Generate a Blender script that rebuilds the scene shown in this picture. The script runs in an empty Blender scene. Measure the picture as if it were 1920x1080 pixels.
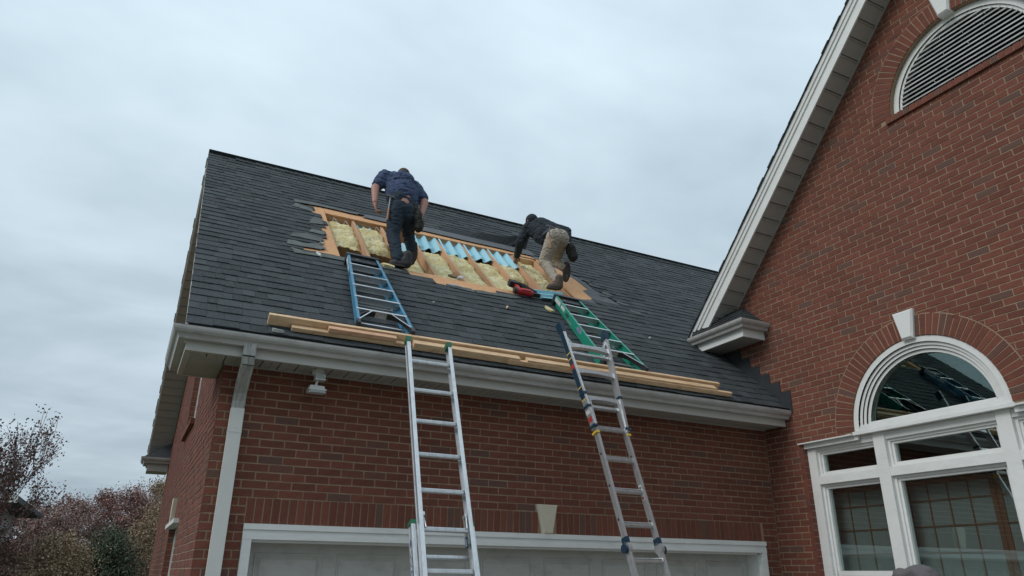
import bpy, math, random
from mathutils import Vector, Matrix, noise
random.seed(7)
S = bpy.context.scene
COL = S.collection
PI = math.pi
V = Vector

# ------------------------------------------------------------------ camera
yaw, pit, rol, FPX = 0.4724, 0.3786, 0.0082, 1349.3
cy_, sy_, cp_, sp_ = math.cos(yaw), math.sin(yaw), math.cos(pit), math.sin(pit)
FWD = V((sy_*cp_, cy_*cp_, sp_)); RGT = V((cy_, -sy_, 0)); UPV = RGT.cross(FWD)
R2 = RGT*math.cos(rol) + UPV*math.sin(rol)
U2 = -RGT*math.sin(rol) + UPV*math.cos(rol)
CAM = V((-0.522, -6.388, 1.765))
cd = bpy.data.cameras.new('camera'); cam = bpy.data.objects.new('camera', cd); COL.objects.link(cam)
cam.matrix_world = Matrix(((R2.x, U2.x, -FWD.x, CAM.x), (R2.y, U2.y, -FWD.y, CAM.y), (R2.z, U2.z, -FWD.z, CAM.z), (0, 0, 0, 1)))
cd.sensor_width = 36; cd.lens = FPX/1920*36; cd.clip_end = 3000; cd.clip_start = 0.05
S.camera = cam

# ------------------------------------------------------------------ world and light
SUN_EL, SUN_AZ = math.radians(38), math.radians(263)
w = bpy.data.worlds.new('World'); S.world = w; w.use_nodes = True
nt = w.node_tree; N = nt.nodes; L = nt.links; N.clear()
def nd(t, **k):
    n = N.new(t)
    for a, b in k.items(): setattr(n, a, b)
    return n
def mth(op, a, b=None, c=None):
    n = nd('ShaderNodeMath', operation=op)
    for i, x in enumerate((a, b, c)):
        if x is None: continue
        if hasattr(x, 'is_output'): L.new(x, n.inputs[i])
        else: n.inputs[i].default_value = x
    return n.outputs[0]
tc = nd('ShaderNodeTexCoord'); sep = nd('ShaderNodeSeparateXYZ'); L.new(tc.outputs['Generated'], sep.inputs[0])
zz = mth('ADD', mth('MAXIMUM', sep.outputs[2], 0.0), 0.13)
ux = mth('DIVIDE', sep.outputs[0], zz); uy = mth('DIVIDE', sep.outputs[1], zz)
cmb = nd('ShaderNodeCombineXYZ'); L.new(ux, cmb.inputs[0]); L.new(mth('MULTIPLY', uy, 1.35), cmb.inputs[1])
n1 = nd('ShaderNodeTexNoise'); n1.inputs['Scale'].default_value = 0.85; n1.inputs['Detail'].default_value = 5; n1.inputs['Roughness'].default_value = 0.5; n1.inputs['Distortion'].default_value = 0.5
n2 = nd('ShaderNodeTexNoise'); n2.inputs['Scale'].default_value = 2.6; n2.inputs['Detail'].default_value = 4; n2.inputs['Roughness'].default_value = 0.5
L.new(cmb.outputs[0], n1.inputs['Vector']); L.new(cmb.outputs[0], n2.inputs['Vector'])
cl = mth('ADD', mth('MULTIPLY', n1.outputs['Fac'], 0.7), mth('MULTIPLY', n2.outputs['Fac'], 0.3))
ramp = nd('ShaderNodeValToRGB'); L.new(cl, ramp.inputs[0])
e = ramp.color_ramp.elements
e[0].position = 0.36; e[0].color = (0.312, 0.390, 0.450, 1)
e[1].position = 0.63; e[1].color = (0.470, 0.562, 0.628, 1)
# overcast skies are a little brighter overhead than low down
el = nd('ShaderNodeMapRange'); L.new(sep.outputs[2], el.inputs[0])
el.inputs[1].default_value = 0.0; el.inputs[2].default_value = 1.0; el.inputs[3].default_value = 0.76; el.inputs[4].default_value = 1.42
sc = nd('ShaderNodeVectorMath', operation='SCALE'); L.new(ramp.outputs[0], sc.inputs[0]); L.new(mth('MULTIPLY', el.outputs[0], 10.0), sc.inputs['Scale'])
sky = nd('ShaderNodeTexSky', sky_type='NISHITA'); sky.sun_disc = False; sky.sun_elevation = SUN_EL; sky.sun_rotation = SUN_AZ
mx = nd('ShaderNodeMix', data_type='RGBA'); mx.inputs[0].default_value = 0.985
L.new(sky.outputs[0], mx.inputs[6]); L.new(sc.outputs[0], mx.inputs[7])
bg = nd('ShaderNodeBackground'); bg.inputs[1].default_value = 0.1; L.new(mx.outputs[2], bg.inputs[0])
wo = nd('ShaderNodeOutputWorld'); L.new(bg.outputs[0], wo.inputs[0])
sd = bpy.data.lights.new('sun', 'SUN'); sd.energy = 0.9; sd.angle = math.radians(25); sd.color = (1, 0.97, 0.93)
so = bpy.data.objects.new('sun', sd); COL.objects.link(so)
sdir = V((math.sin(SUN_AZ)*math.cos(SUN_EL), math.cos(SUN_AZ)*math.cos(SUN_EL), math.sin(SUN_EL)))
so.rotation_euler = (-sdir).to_track_quat('-Z', 'Y').to_euler()
S.view_settings.view_transform = 'Standard'; S.view_settings.look = 'None'
S.view_settings.exposure = 0.52; S.view_settings.gamma = 1.0; S.view_settings.use_curve_mapping = False
S.render.engine = 'CYCLES'

# ------------------------------------------------------------------ materials
def mat(name, col, rough=0.7, metal=0.0, var=0.0, tint=None, nscale=8.0, bump=0.0, bscale=60.0, rnd=0.0, alt=None, altp=0.0, stretch=None, spec=None, dirt=None):
    """colour with noise variation (var towards tint), per-piece randomness (rnd), odd pieces of colour alt, fine relief, dirt streaks"""
    m = bpy.data.materials.new(name); m.use_nodes = True; t = m.node_tree; n = t.nodes; l = t.links
    b = n['Principled BSDF']; b.inputs['Roughness'].default_value = rough; b.inputs['Metallic'].default_value = metal
    if spec is not None: b.inputs['Specular IOR Level'].default_value = spec
    tc = n.new('ShaderNodeTexCoord'); src = tc.outputs['Object']
    if stretch:
        mp = n.new('ShaderNodeMapping'); mp.inputs['Scale'].default_value = stretch; l.new(src, mp.inputs[0]); src = mp.outputs[0]
    cur = n.new('ShaderNodeRGB'); cur.outputs[0].default_value = (*col, 1); cur = cur.outputs[0]
    def mixc(f, a, bb):
        x = n.new('ShaderNodeMix'); x.data_type = 'RGBA'
        if hasattr(f, 'is_output'): l.new(f, x.inputs[0])
        else: x.inputs[0].default_value = f
        l.new(a, x.inputs[6])
        if hasattr(bb, 'is_output'): l.new(bb, x.inputs[7])
        else: x.inputs[7].default_value = (*bb, 1)
        return x.outputs[2]
    if var:
        no = n.new('ShaderNodeTexNoise'); no.inputs['Scale'].default_value = nscale; no.inputs['Detail'].default_value = 6; no.inputs['Roughness'].default_value = 0.65
        l.new(src, no.inputs['Vector'])
        mr = n.new('ShaderNodeMapRange'); l.new(no.outputs[0], mr.inputs[0]); mr.inputs[1].default_value = 0.35; mr.inputs[2].default_value = 0.65; mr.inputs[3].default_value = 0; mr.inputs[4].default_value = var
        cur = mixc(mr.outputs[0], cur, tint or tuple(c*0.5 for c in col))
    if rnd or altp:
        oi = n.new('ShaderNodeObjectInfo'); ge = n.new('ShaderNodeNewGeometry')
        ad = n.new('ShaderNodeMath'); ad.operation = 'ADD'; l.new(oi.outputs['Random'], ad.inputs[0]); l.new(ge.outputs['Random Per Island'], ad.inputs[1])
        fr = n.new('ShaderNodeMath'); fr.operation = 'FRACT'; l.new(ad.outputs[0], fr.inputs[0])
        if rnd:
            hv = n.new('ShaderNodeHueSaturation'); l.new(cur, hv.inputs['Color'])
            mr = n.new('ShaderNodeMapRange'); l.new(fr.outputs[0], mr.inputs[0]); mr.inputs[3].default_value = 1-rnd; mr.inputs[4].default_value = 1+rnd
            l.new(mr.outputs[0], hv.inputs['Value']); cur = hv.outputs[0]
        if altp:
            f2 = n.new('ShaderNodeMath'); f2.operation = 'MULTIPLY'; f2.inputs[1].default_value = 17.31; l.new(fr.outputs[0], f2.inputs[0])
            f3 = n.new('ShaderNodeMath'); f3.operation = 'FRACT'; l.new(f2.outputs[0], f3.inputs[0])
            gt = n.new('ShaderNodeMapRange'); l.new(f3.outputs[0], gt.inputs[0]); gt.inputs[1].default_value = 1-altp*1.6; gt.inputs[2].default_value = 1-altp*0.3; gt.inputs[4].default_value = 0.85
            cur = mixc(gt.outputs[0], cur, alt)
    if dirt:
        dcol, dscale, dam = dirt
        mp = n.new('ShaderNodeMapping'); mp.inputs['Scale'].default_value = dscale; l.new(tc.outputs['Object'], mp.inputs[0])
        no = n.new('ShaderNodeTexNoise'); no.inputs['Scale'].default_value = 1; no.inputs['Detail'].default_value = 8; no.inputs['Roughness'].default_value = 0.7; l.new(mp.outputs[0], no.inputs['Vector'])
        mr = n.new('ShaderNodeMapRange'); l.new(no.outputs[0], mr.inputs[0]); mr.inputs[1].default_value = 0.48; mr.inputs[2].default_value = 0.75; mr.inputs[4].default_value = dam
        cur = mixc(mr.outputs[0], cur, dcol)
    l.new(cur, b.inputs['Base Color'])
    if bump:
        no = n.new('ShaderNodeTexNoise'); no.inputs['Scale'].default_value = bscale; no.inputs['Detail'].default_value = 4; l.new(src, no.inputs['Vector'])
        bm = n.new('ShaderNodeBump'); bm.inputs['Strength'].default_value = bump; bm.inputs['Distance'].default_value = 0.01
        l.new(no.outputs[0], bm.inputs['Height']); l.new(bm.outputs[0], b.inputs['Normal'])
    return m
M = {}
M['brick'] = mat('brick', (0.182, 0.056, 0.033), 0.9, var=0.55, tint=(0.108, 0.038, 0.028), nscale=14, bump=0.6, bscale=90, rnd=0.15, alt=(0.112, 0.062, 0.048), altp=0.10, dirt=((0.11, 0.05, 0.04), (1.2, 1.2, 2.0), 0.35))
M['mortar'] = mat('mortar', (0.35, 0.245, 0.165), 0.95, var=0.7, tint=(0.22, 0.155, 0.105), nscale=6, bump=0.5, bscale=120)
M['shingle'] = mat('shingle', (0.046, 0.053, 0.057), 0.92, var=0.7, tint=(0.024, 0.030, 0.034), nscale=2.2, bump=0.8, bscale=260, rnd=0.21, alt=(0.064, 0.074, 0.078), altp=0.20, dirt=((0.115, 0.13, 0.135), (45, 45, 45), 0.6))
M['felt'] = mat('felt', (0.125, 0.132, 0.138), 0.9, var=0.6, tint=(0.08, 0.086, 0.092), nscale=7, bump=0.4, bscale=40)
M['torn'] = mat('torn_shingle_backing', (0.14, 0.15, 0.14), 0.95, var=0.6, tint=(0.06, 0.066, 0.066), nscale=12, bump=0.5, bscale=80, rnd=0.15)
M['blackfelt'] = mat('black_underlayment', (0.018, 0.021, 0.024), 0.8, var=0.4, tint=(0.04, 0.045, 0.05), nscale=6)
M['boardback'] = mat('ceiling_board_back', (0.34, 0.29, 0.23), 0.95, var=0.5, nscale=5)
M['osb'] = mat('osb', (0.74, 0.41, 0.205), 0.85, var=0.8, tint=(0.50, 0.235, 0.10), nscale=34, bump=0.5, bscale=120, stretch=(0.45, 1.5, 1), dirt=((0.62, 0.36, 0.18), (30, 70, 60), 0.7))
M['pine'] = mat('pine', (0.80, 0.58, 0.36), 0.7, var=0.8, tint=(0.64, 0.37, 0.20), nscale=3, bump=0.15, bscale=30, stretch=(1, 26, 26), rnd=0.10, dirt=((0.22, 0.10, 0.05), (9, 24, 24), 0.5))
M['pine_red'] = mat('reddish_pine', (0.70, 0.42, 0.26), 0.7, var=0.6, tint=(0.55, 0.28, 0.16), nscale=3, stretch=(1, 26, 26), dirt=((0.22, 0.10, 0.05), (9, 24, 24), 0.5))
M['rafter'] = mat('rafter_wood', (0.60, 0.36, 0.21), 0.8, var=0.6, tint=(0.42, 0.22, 0.12), nscale=3, bump=0.15, bscale=30, stretch=(26, 1, 26), rnd=0.12)
def glaswool():
    m = mat('glass_wool', (0.76, 0.66, 0.35), 1.0, var=0.8, tint=(0.48, 0.34, 0.13), nscale=7, bump=1.0, bscale=45, dirt=((0.92, 0.88, 0.66), (11, 6, 9), 1.0), stretch=(1, 1.6, 1))
    return m
M['wool'] = glaswool()
M['kraft'] = mat('kraft_face', (0.27, 0.18, 0.095), 0.95, var=0.6, tint=(0.10, 0.06, 0.035), nscale=18, bump=0.8, bscale=60)
M['baffle'] = mat('baffle_foam', (0.33, 0.60, 0.68), 0.45, var=0.25, tint=(0.26, 0.50, 0.60), nscale=12)
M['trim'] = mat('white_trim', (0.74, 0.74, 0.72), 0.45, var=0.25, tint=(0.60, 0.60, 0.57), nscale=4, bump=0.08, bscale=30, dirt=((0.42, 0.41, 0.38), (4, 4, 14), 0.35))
M['window'] = mat('window_paint', (0.74, 0.735, 0.71), 0.45, var=0.3, tint=(0.60, 0.595, 0.57), nscale=5, dirt=((0.5, 0.49, 0.46), (7, 7, 20), 0.3))
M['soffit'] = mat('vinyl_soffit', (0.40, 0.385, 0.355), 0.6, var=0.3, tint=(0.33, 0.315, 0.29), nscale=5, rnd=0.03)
M['eave'] = mat('shaded_white_trim', (0.50, 0.485, 0.45), 0.5, var=0.3, tint=(0.42, 0.405, 0.37), nscale=4)  # same white as the trim, with the eave's shade put into a darker colour
M['gutter'] = mat('gutter_metal', (0.45, 0.435, 0.415), 0.38, metal=0.0, var=0.4, tint=(0.33, 0.32, 0.305), nscale=5, dirt=((0.16, 0.15, 0.14), (5, 40, 7), 0.6))
M['downpipe'] = mat('downpipe_metal', (0.64, 0.63, 0.595), 0.42, var=0.3, tint=(0.5, 0.5, 0.48), nscale=5)
M['downpipe_dirty'] = mat('downpipe_grime', (0.50, 0.49, 0.46), 0.5, var=0.75, tint=(0.13, 0.14, 0.14), nscale=3.2, stretch=(16, 2, 1.6))
M['door'] = mat('garage_door_paint', (0.47, 0.465, 0.43), 0.6, var=0.25, tint=(0.39, 0.385, 0.355), nscale=4, bump=0.12, bscale=24, stretch=(1, 1, 8), dirt=((0.10, 0.10, 0.095), (5, 5, 7), 0.35))
M['stone'] = mat('cast_stone', (0.60, 0.54, 0.42), 0.8, var=0.3, tint=(0.47, 0.42, 0.33), nscale=10, bump=0.2, bscale=80)
M['stone_white'] = mat('painted_stone', (0.72, 0.72, 0.69), 0.6, var=0.2, tint=(0.6, 0.6, 0.57), nscale=7)
M['alu'] = mat('aluminium', (0.66, 0.67, 0.68), 0.36, metal=0.75, var=0.35, tint=(0.45, 0.46, 0.47), nscale=16, bump=0.05, bscale=60, dirt=((0.25, 0.25, 0.25), (40, 12, 30), 0.5))
M['blue'] = mat('blue_fiberglass', (0.035, 0.18, 0.30), 0.45, var=0.4, tint=(0.10, 0.30, 0.46), nscale=9, dirt=((0.30, 0.42, 0.48), (30, 8, 30), 0.4))
M['green'] = mat('green_fiberglass', (0.008, 0.225, 0.145), 0.42, var=0.35, tint=(0.03, 0.30, 0.21), nscale=9)
M['black'] = mat('black_plastic', (0.018, 0.020, 0.023), 0.5, var=0.4, tint=(0.035, 0.038, 0.04), nscale=12)
M['navy'] = mat('navy_plastic', (0.010, 0.034, 0.062), 0.4)
M['greencap'] = mat('green_plastic', (0.01, 0.12, 0.06), 0.5)
M['yellow'] = mat('yellow_sticker', (0.65, 0.42, 0.05), 0.5)
M['whitelabel'] = mat('white_sticker', (0.62, 0.63, 0.62), 0.5, var=0.5, tint=(0.3, 0.31, 0.31), nscale=60)
M['redlabel'] = mat('red_sticker', (0.38, 0.04, 0.03), 0.5)
M['logoblue'] = mat('blue_print', (0.015, 0.03, 0.22), 0.5)
M['red'] = mat('red_plastic', (0.42, 0.018, 0.02), 0.4, var=0.2, nscale=20)
M['skin'] = mat('skin', (0.40, 0.20, 0.145), 0.55, var=0.3, tint=(0.33, 0.135, 0.10), nscale=12)
M['shirt'] = mat('navy_shirt', (0.046, 0.068, 0.135), 0.9, var=0.5, tint=(0.034, 0.050, 0.10), nscale=7, bump=0.4, bscale=18)
M['denim'] = mat('dark_denim', (0.016, 0.028, 0.044), 0.9, var=0.5, tint=(0.026, 0.042, 0.06), nscale=9, bump=0.4, bscale=20)
M['jacket'] = mat('black_fleece', (0.014, 0.020, 0.028), 0.95, var=0.5, tint=(0.024, 0.032, 0.042), nscale=8, bump=0.4, bscale=16)
M['khaki'] = mat('khaki_cloth', (0.42, 0.365, 0.30), 0.9, var=0.5, tint=(0.31, 0.265, 0.21), nscale=9, bump=0.4, bscale=20)
M['boot'] = mat('brown_leather', (0.105, 0.068, 0.048), 0.75, var=0.5, tint=(0.06, 0.042, 0.03), nscale=16)
M['darkboot'] = mat('dark_leather', (0.035, 0.032, 0.034), 0.7, var=0.4, nscale=16)
M['sole'] = mat('rubber_sole', (0.06, 0.05, 0.045), 0.9, var=0.5, nscale=20)
M['steel'] = mat('hammer_steel', (0.16, 0.165, 0.17), 0.4, metal=0.6)
M['hair'] = mat('brown_hair', (0.075, 0.055, 0.032), 0.8, var=0.6, tint=(0.04, 0.03, 0.02), nscale=40)
M['cap'] = mat('grey_cap_cloth', (0.115, 0.10, 0.103), 0.95, var=0.3, tint=(0.085, 0.075, 0.08), nscale=10, bump=0.3, bscale=60)
M['pouch'] = mat('tool_pouch_cloth', (0.016, 0.017, 0.018), 0.85, var=0.6, tint=(0.05, 0.045, 0.03), nscale=14)
M['belt'] = mat('belt_leather', (0.03, 0.035, 0.042), 0.6)
M['handle'] = mat('hammer_wood', (0.42, 0.20, 0.10), 0.6)
M['lamp'] = mat('lamp_plastic', (0.60, 0.60, 0.57), 0.45, var=0.3, tint=(0.45, 0.45, 0.42), nscale=14)
M['lens'] = mat('lamp_lens', (0.32, 0.33, 0.33), 0.15)
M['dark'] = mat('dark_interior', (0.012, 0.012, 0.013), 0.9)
M['louver'] = mat('louver_paint', (0.56, 0.565, 0.55), 0.6, var=0.85, tint=(0.22, 0.22, 0.215), nscale=5, stretch=(1, 1.5, 10))
M['paper'] = mat('screen_paper', (0.24, 0.265, 0.255), 0.9)
M['screenwood'] = mat('screen_wood', (0.19, 0.080, 0.040), 0.6, var=0.3, nscale=8)
M['concrete'] = mat('driveway_concrete', (0.22, 0.20, 0.175), 0.9, var=0.4, tint=(0.27, 0.26, 0.25), nscale=2, bump=0.3, bscale=60)
M['grass'] = mat('lawn', (0.06, 0.085, 0.03), 0.95, var=0.7, tint=(0.12, 0.10, 0.05), nscale=0.7, bump=0.6, bscale=40)
M['siding'] = mat('white_siding', (0.62, 0.66, 0.68), 0.6)
M['bark'] = mat('bark', (0.085, 0.062, 0.058), 0.9, var=0.5, nscale=20)
M['twig'] = mat('twig', (0.16, 0.125, 0.11), 0.9)
M['leaf_maroon'] = mat('leaf_maroon', (0.16, 0.080, 0.080), 0.75, rnd=0.5, alt=(0.085, 0.070, 0.050), altp=0.3)
M['leaf_brown'] = mat('leaf_brown', (0.33, 0.215, 0.18), 0.9, rnd=0.5, alt=(0.11, 0.040, 0.030), altp=0.25)
M['leaf_olive'] = mat('leaf_olive', (0.30, 0.22, 0.145), 0.9, rnd=0.5, alt=(0.20, 0.12, 0.05), altp=0.18)
M['leaf_red'] = mat('leaf_red', (0.32, 0.175, 0.145), 0.9, rnd=0.5, alt=(0.07, 0.045, 0.036), altp=0.4)
M['needle'] = mat('leaf_evergreen', (0.085, 0.100, 0.060), 0.9, rnd=0.45)
def glassmat():
    m = bpy.data.materials.new('window_glass'); m.use_nodes = True; t = m.node_tree; n = t.nodes; l = t.links
    n.clear(); o = n.new('ShaderNodeOutputMaterial'); g = n.new('ShaderNodeBsdfGlossy'); g.inputs['Roughness'].default_value = 0.012; g.inputs['Color'].default_value = (0.80, 0.93, 0.90, 1)
    tr = n.new('ShaderNodeBsdfTransparent'); tr.inputs['Color'].default_value = (0.84, 0.89, 0.88, 1)
    fr0 = n.new('ShaderNodeFresnel'); fr0.inputs['IOR'].default_value = 3.3; ge = n.new('ShaderNodeNewGeometry'); iv = n.new('ShaderNodeMath'); iv.operation = 'SUBTRACT'; iv.inputs[0].default_value = 1; l.new(ge.outputs['Backfacing'], iv.inputs[1]); fr = n.new('ShaderNodeMath'); fr.operation = 'MULTIPLY'; l.new(fr0.outputs[0], fr.inputs[0]); l.new(iv.outputs[0], fr.inputs[1])
    nz = n.new('ShaderNodeTexNoise'); nz.inputs['Scale'].default_value = 1.3; tcn = n.new('ShaderNodeTexCoord'); l.new(tcn.outputs['Object'], nz.inputs['Vector'])
    bm = n.new('ShaderNodeBump'); bm.inputs['Strength'].default_value = 0.05; bm.inputs['Distance'].default_value = 0.02; l.new(nz.outputs[0], bm.inputs['Height']); l.new(bm.outputs[0], g.inputs['Normal'])
    mx = n.new('ShaderNodeMixShader'); l.new(fr.outputs[0], mx.inputs[0]); l.new(tr.outputs[0], mx.inputs[1]); l.new(g.outputs[0], mx.inputs[2]); l.new(mx.outputs[0], o.inputs[0])
    return m
M['glass'] = glassmat()

# ------------------------------------------------------------------ helpers
class MB:
    """collects shapes; build() links them as one mesh object"""
    def __init__(s): s.v = []; s.f = []; s.m = []
    def add(s, vs, fs, mi=0):
        o = len(s.v); s.v += [tuple(v) for v in vs]
        for f in fs: s.f.append(tuple(i+o for i in f)); s.m.append(mi)
        return s
    def box(s, a, b, mi=0, T=None, jit=0.0):
        x0, y0, z0 = a; x1, y1, z1 = b
        vs = [V(p) for p in ((x0,y0,z0),(x1,y0,z0),(x1,y1,z0),(x0,y1,z0),(x0,y0,z1),(x1,y0,z1),(x1,y1,z1),(x0,y1,z1))]
        if jit: vs = [v+V((random.uniform(-jit, jit), random.uniform(-jit, jit), random.uniform(-jit, jit))) for v in vs]
        if T: vs = [T @ v for v in vs]
        return s.add(vs, [(0,3,2,1),(4,5,6,7),(0,1,5,4),(1,2,6,5),(2,3,7,6),(3,0,4,7)], mi)
    def prism(s, pts, d, mi=0, T=None):
        """polygon of 3-D points extruded by vector d"""
        n = len(pts); d = V(d); vs = [V(p) for p in pts]; vs += [p+d for p in vs]
        if T: vs = [T @ v for v in vs]
        fs = [tuple(range(n))[::-1], tuple(range(n, 2*n))] + [(i, (i+1) % n, n+(i+1) % n, n+i) for i in range(n)]
        return s.add(vs, fs, mi)
    def sweep(s, prof, a, b, mi=0):
        """open profile given as list of 3-D offsets, swept from a to b"""
        a = V(a); b = V(b); n = len(prof); vs = [a+V(p) for p in prof]+[b+V(p) for p in prof]
        return s.add(vs, [(i, i+1, n+i+1, n+i) for i in range(n-1)], mi)
    def tube(s, a, b, r0, r1=None, n=8, mi=0, cap=True, T=None, sq=(1, 1), up=None):
        a = V(a); b = V(b); r1 = r0 if r1 is None else r1; d = (b-a)
        if d.length < 1e-7: return s
        d.normalize(); u = V(up) if up else (V((0, 0, 1)) if abs(d.z) < 0.9 else V((1, 0, 0)))
        x = d.cross(u).normalized(); y = x.cross(d).normalized()
        vs = []
        for c, r in ((a, r0), (b, r1)):
            for i in range(n):
                t = 2*PI*i/n+PI/n; vs.append(c+x*math.cos(t)*r*sq[0]+y*math.sin(t)*r*sq[1])
        if T: vs = [T @ v for v in vs]
        fs = [(i, (i+1) % n, n+(i+1) % n, n+i) for i in range(n)]
        if cap: fs += [tuple(range(n))[::-1], tuple(range(n, 2*n))]
        return s.add(vs, fs, mi)
    def path(s, pts, r, n=8, mi=0, T=None):
        for a, b in zip(pts, pts[1:]): s.tube(a, b, r, r, n, mi, True, T)
        return s
    def ball(s, c, r, n=10, m=6, mi=0, T=None):
        r = (r, r, r) if not hasattr(r, '__len__') else r
        vs = [V((0, 0, r[2]))]; fs = []
        for j in range(1, m):
            for i in range(n):
                t = 2*PI*i/n; p = PI*j/m; vs.append(V((r[0]*math.sin(p)*math.cos(t), r[1]*math.sin(p)*math.sin(t), r[2]*math.cos(p))))
        vs.append(V((0, 0, -r[2])))
        for i in range(n): fs.append((0, 1+i, 1+(i+1) % n))
        for j in range(m-2):
            for i in range(n): fs.append((1+j*n+i, 1+(j+1)*n+i, 1+(j+1)*n+(i+1) % n, 1+j*n+(i+1) % n))
        q = 1+(m-2)*n
        for i in range(n): fs.append((q+i, len(vs)-1, q+(i+1) % n))
        vs = [V(c)+v for v in vs]
        if T: vs = [T @ v for v in vs]
        return s.add(vs, fs, mi)
    def mesh(s, name, mats, smooth=False):
        me = bpy.data.meshes.new(name); me.from_pydata(s.v, [], s.f)
        for m_ in (mats if isinstance(mats, (list, tuple)) else [mats]): me.materials.append(M[m_])
        if isinstance(mats, (list, tuple)) and len(mats) > 1: me.polygons.foreach_set('material_index', s.m)
        if smooth: me.polygons.foreach_set('use_smooth', [True]*len(me.polygons))
        me.validate(); me.update(); return me
    def build(s, name, mats, parent=None, smooth=False, **k):
        return link(name, s.mesh(name, mats, smooth), parent, **k)
def link(name, me, parent=None, matrix=None, kind=None, label=None):
    o = bpy.data.objects.new(name, me); COL.objects.link(o)
    if parent: o.parent = parent
    if matrix is not None: o.matrix_local = matrix
    if kind: o['kind'] = kind
    if label: o['label'] = label
    return o
def tag(o, label, cat, group=None):
    o['label'] = label; o['category'] = cat
    if group: o['group'] = group
    return o
def thing(name, label, cat, matrix=None, group=None):
    o = bpy.data.objects.new(name, None); COL.objects.link(o); o.empty_display_size = 0.1
    if matrix is not None: o.matrix_world = matrix
    return tag(o, label, cat, group)
def TR(x, y, z): return Matrix.Translation((x, y, z))
def inview(p):
    d = V(p)-CAM; z = d.dot(FWD)
    if z < 0.3: return None
    x = 960+FPX*d.dot(R2)/z; y = 540-FPX*d.dot(U2)/z
    return (x, y, z) if -20 < x < 1940 and -20 < y < 1100 else None

# ------------------------------------------------------------------ key dimensions
W = 6.202            # plane of the gabled house's wall
YG, ZG = -0.452, 3.571   # gutter lip of the garage roof
SL = 0.92; LN = math.sqrt(1+SL*SL); CS = 1/LN; SN = SL/LN
YR, ZR = 3.90, 7.575  # ridge
SR = (YR-YG)/CS       # slope length
RM = Matrix(((1, 0, 0, 0), (0, CS, -SN, YG), (0, SN, CS, ZG), (0, 0, 0, 1)))     # (x, s up the slope, h off the roof) -> world
def RP(x, s, h=0): return RM @ V((x, s, h))
ZH = 2.13            # head of the garage door trim
CRS, BL = 0.0677, 0.2032

# ------------------------------------------------------------------ bricks
JB = 0.0115
brick_meshes = {}
def brick_mesh(l, h, d=0.06):
    k = (round(l, 3), round(h, 3))
    if k not in brick_meshes:
        lst = []
        for i in range(4):
            b = MB(); b.box((0, 0, 0), (l, d, h), jit=0.0013); lst.append(b.mesh('brick', 'brick'))
        brick_meshes[k] = lst
    return random.choice(brick_meshes[k])
def clip(poly, n, c):
    """keep the part of the 2-D polygon where n.p <= c"""
    out = []
    for i in range(len(poly)):
        a, b = poly[i], poly[(i+1) % len(poly)]
        da = n[0]*a[0]+n[1]*a[1]-c; db = n[0]*b[0]+n[1]*b[1]-c
        if da <= 0: out.append(a)
        if (da < 0) != (db < 0) and abs(da-db) > 1e-9:
            t = da/(da-db); out.append((a[0]+(b[0]-a[0])*t, a[1]+(b[1]-a[1])*t))
    return out
class BrickSet:
    """bricks of one wall: the 300 that show largest become parts, the rest one stuff part"""
    def __init__(s, T): s.T = T; s.items = []; s.rest = MB()
    def rect(s, u0, z0, u1, z1, y=0.0):
        if u1-u0 < 0.012 or z1-z0 < 0.01: return
        c = s.T @ V(((u0+u1)/2, 0, (z0+z1)/2)); q = inview(c)
        s.items.append((((u1-u0)*(z1-z0)/(q[2]**2)) if q else 0, u0, z0, u1, z1, y+random.uniform(-0.0012, 0.0012)))
    def poly(s, pts, y=0.0): s.rest.prism([(p[0], y, p[1]) for p in pts], (0, 0.06, 0))
    def finish(s, parent, n=300):
        s.items.sort(key=lambda i: -i[0])
        for k, (a, u0, z0, u1, z1, y) in enumerate(s.items):
            if k < n and a > 0:
                link('brick', brick_mesh(u1-u0, z1-z0), parent, matrix=TR(u0, y, z0))
            else: s.rest.box((u0, y, z0), (u1, y+0.06, z1), jit=0.0011)
        if s.rest.v: s.rest.build('brick_courses', 'brick', parent, kind='stuff')
def courses(bs, u0, u1, zbase, k0, k1, holes, clips=(), off=0.0, y=0.0):
    """running bond between u0 and u1, courses k0..k1 above zbase; holes(z0,z1)-> list of (a,b) gaps"""
    for k in range(k0, k1):
        z0 = zbase+k*CRS+JB/2; z1 = z0+CRS-JB
        gaps = sorted(holes(z0, z1))
        segs = []; a = u0
        for g in gaps:
            if g[0] > a: segs.append((a, min(g[0], u1)))
            a = max(a, g[1])
        if a < u1: segs.append((a, u1))
        st = off+(k % 2)*BL/2+random.uniform(-0.004, 0.004)
        for (sa, sb) in segs:
            if sb-sa < 0.02: continue
            i = math.floor((sa-st)/BL)
            x = st+i*BL
            while x < sb-0.001:
                p0 = max(x+JB/2, sa+(JB/2 if sa > u0+1e-6 else 0)); p1 = min(x+BL-JB/2, sb-(0.002 if sb < u1-1e-6 else 0))
                x += BL
                if p1-p0 < 0.014: continue
                jz = random.uniform(-0.0012, 0.0012)
                pl = [(p0, z0+jz), (p1, z0+jz), (p1, z1+jz), (p0, z1+jz)]; full = True
                for n_, c_ in clips:
                    if any(n_[0]*q[0]+n_[1]*q[1] > c_ for q in pl): full = False; pl = clip(pl, n_, c_)
                    if len(pl) < 3: break
                if len(pl) < 3: continue
                if full: bs.rect(p0, z0+jz, p1, z1+jz, y)
                else: bs.poly(pl, y)

# ================================================================== THE GROUND
g = MB(); g.box((-400, -400, -0.5), (400, 400, 0)); g.build('ground', 'grass', kind='structure')
g = MB(); g.box((-1.5, -16, -0.2), (W-0.02, -0.02, 0.03)); g.build('driveway', 'concrete', kind='structure')

# ================================================================== GARAGE WING
garage = thing('garage', 'red brick garage wing with dark shingle roof torn open above a white door', 'garage', TR(0, 0, 0))
GI = garage
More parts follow.
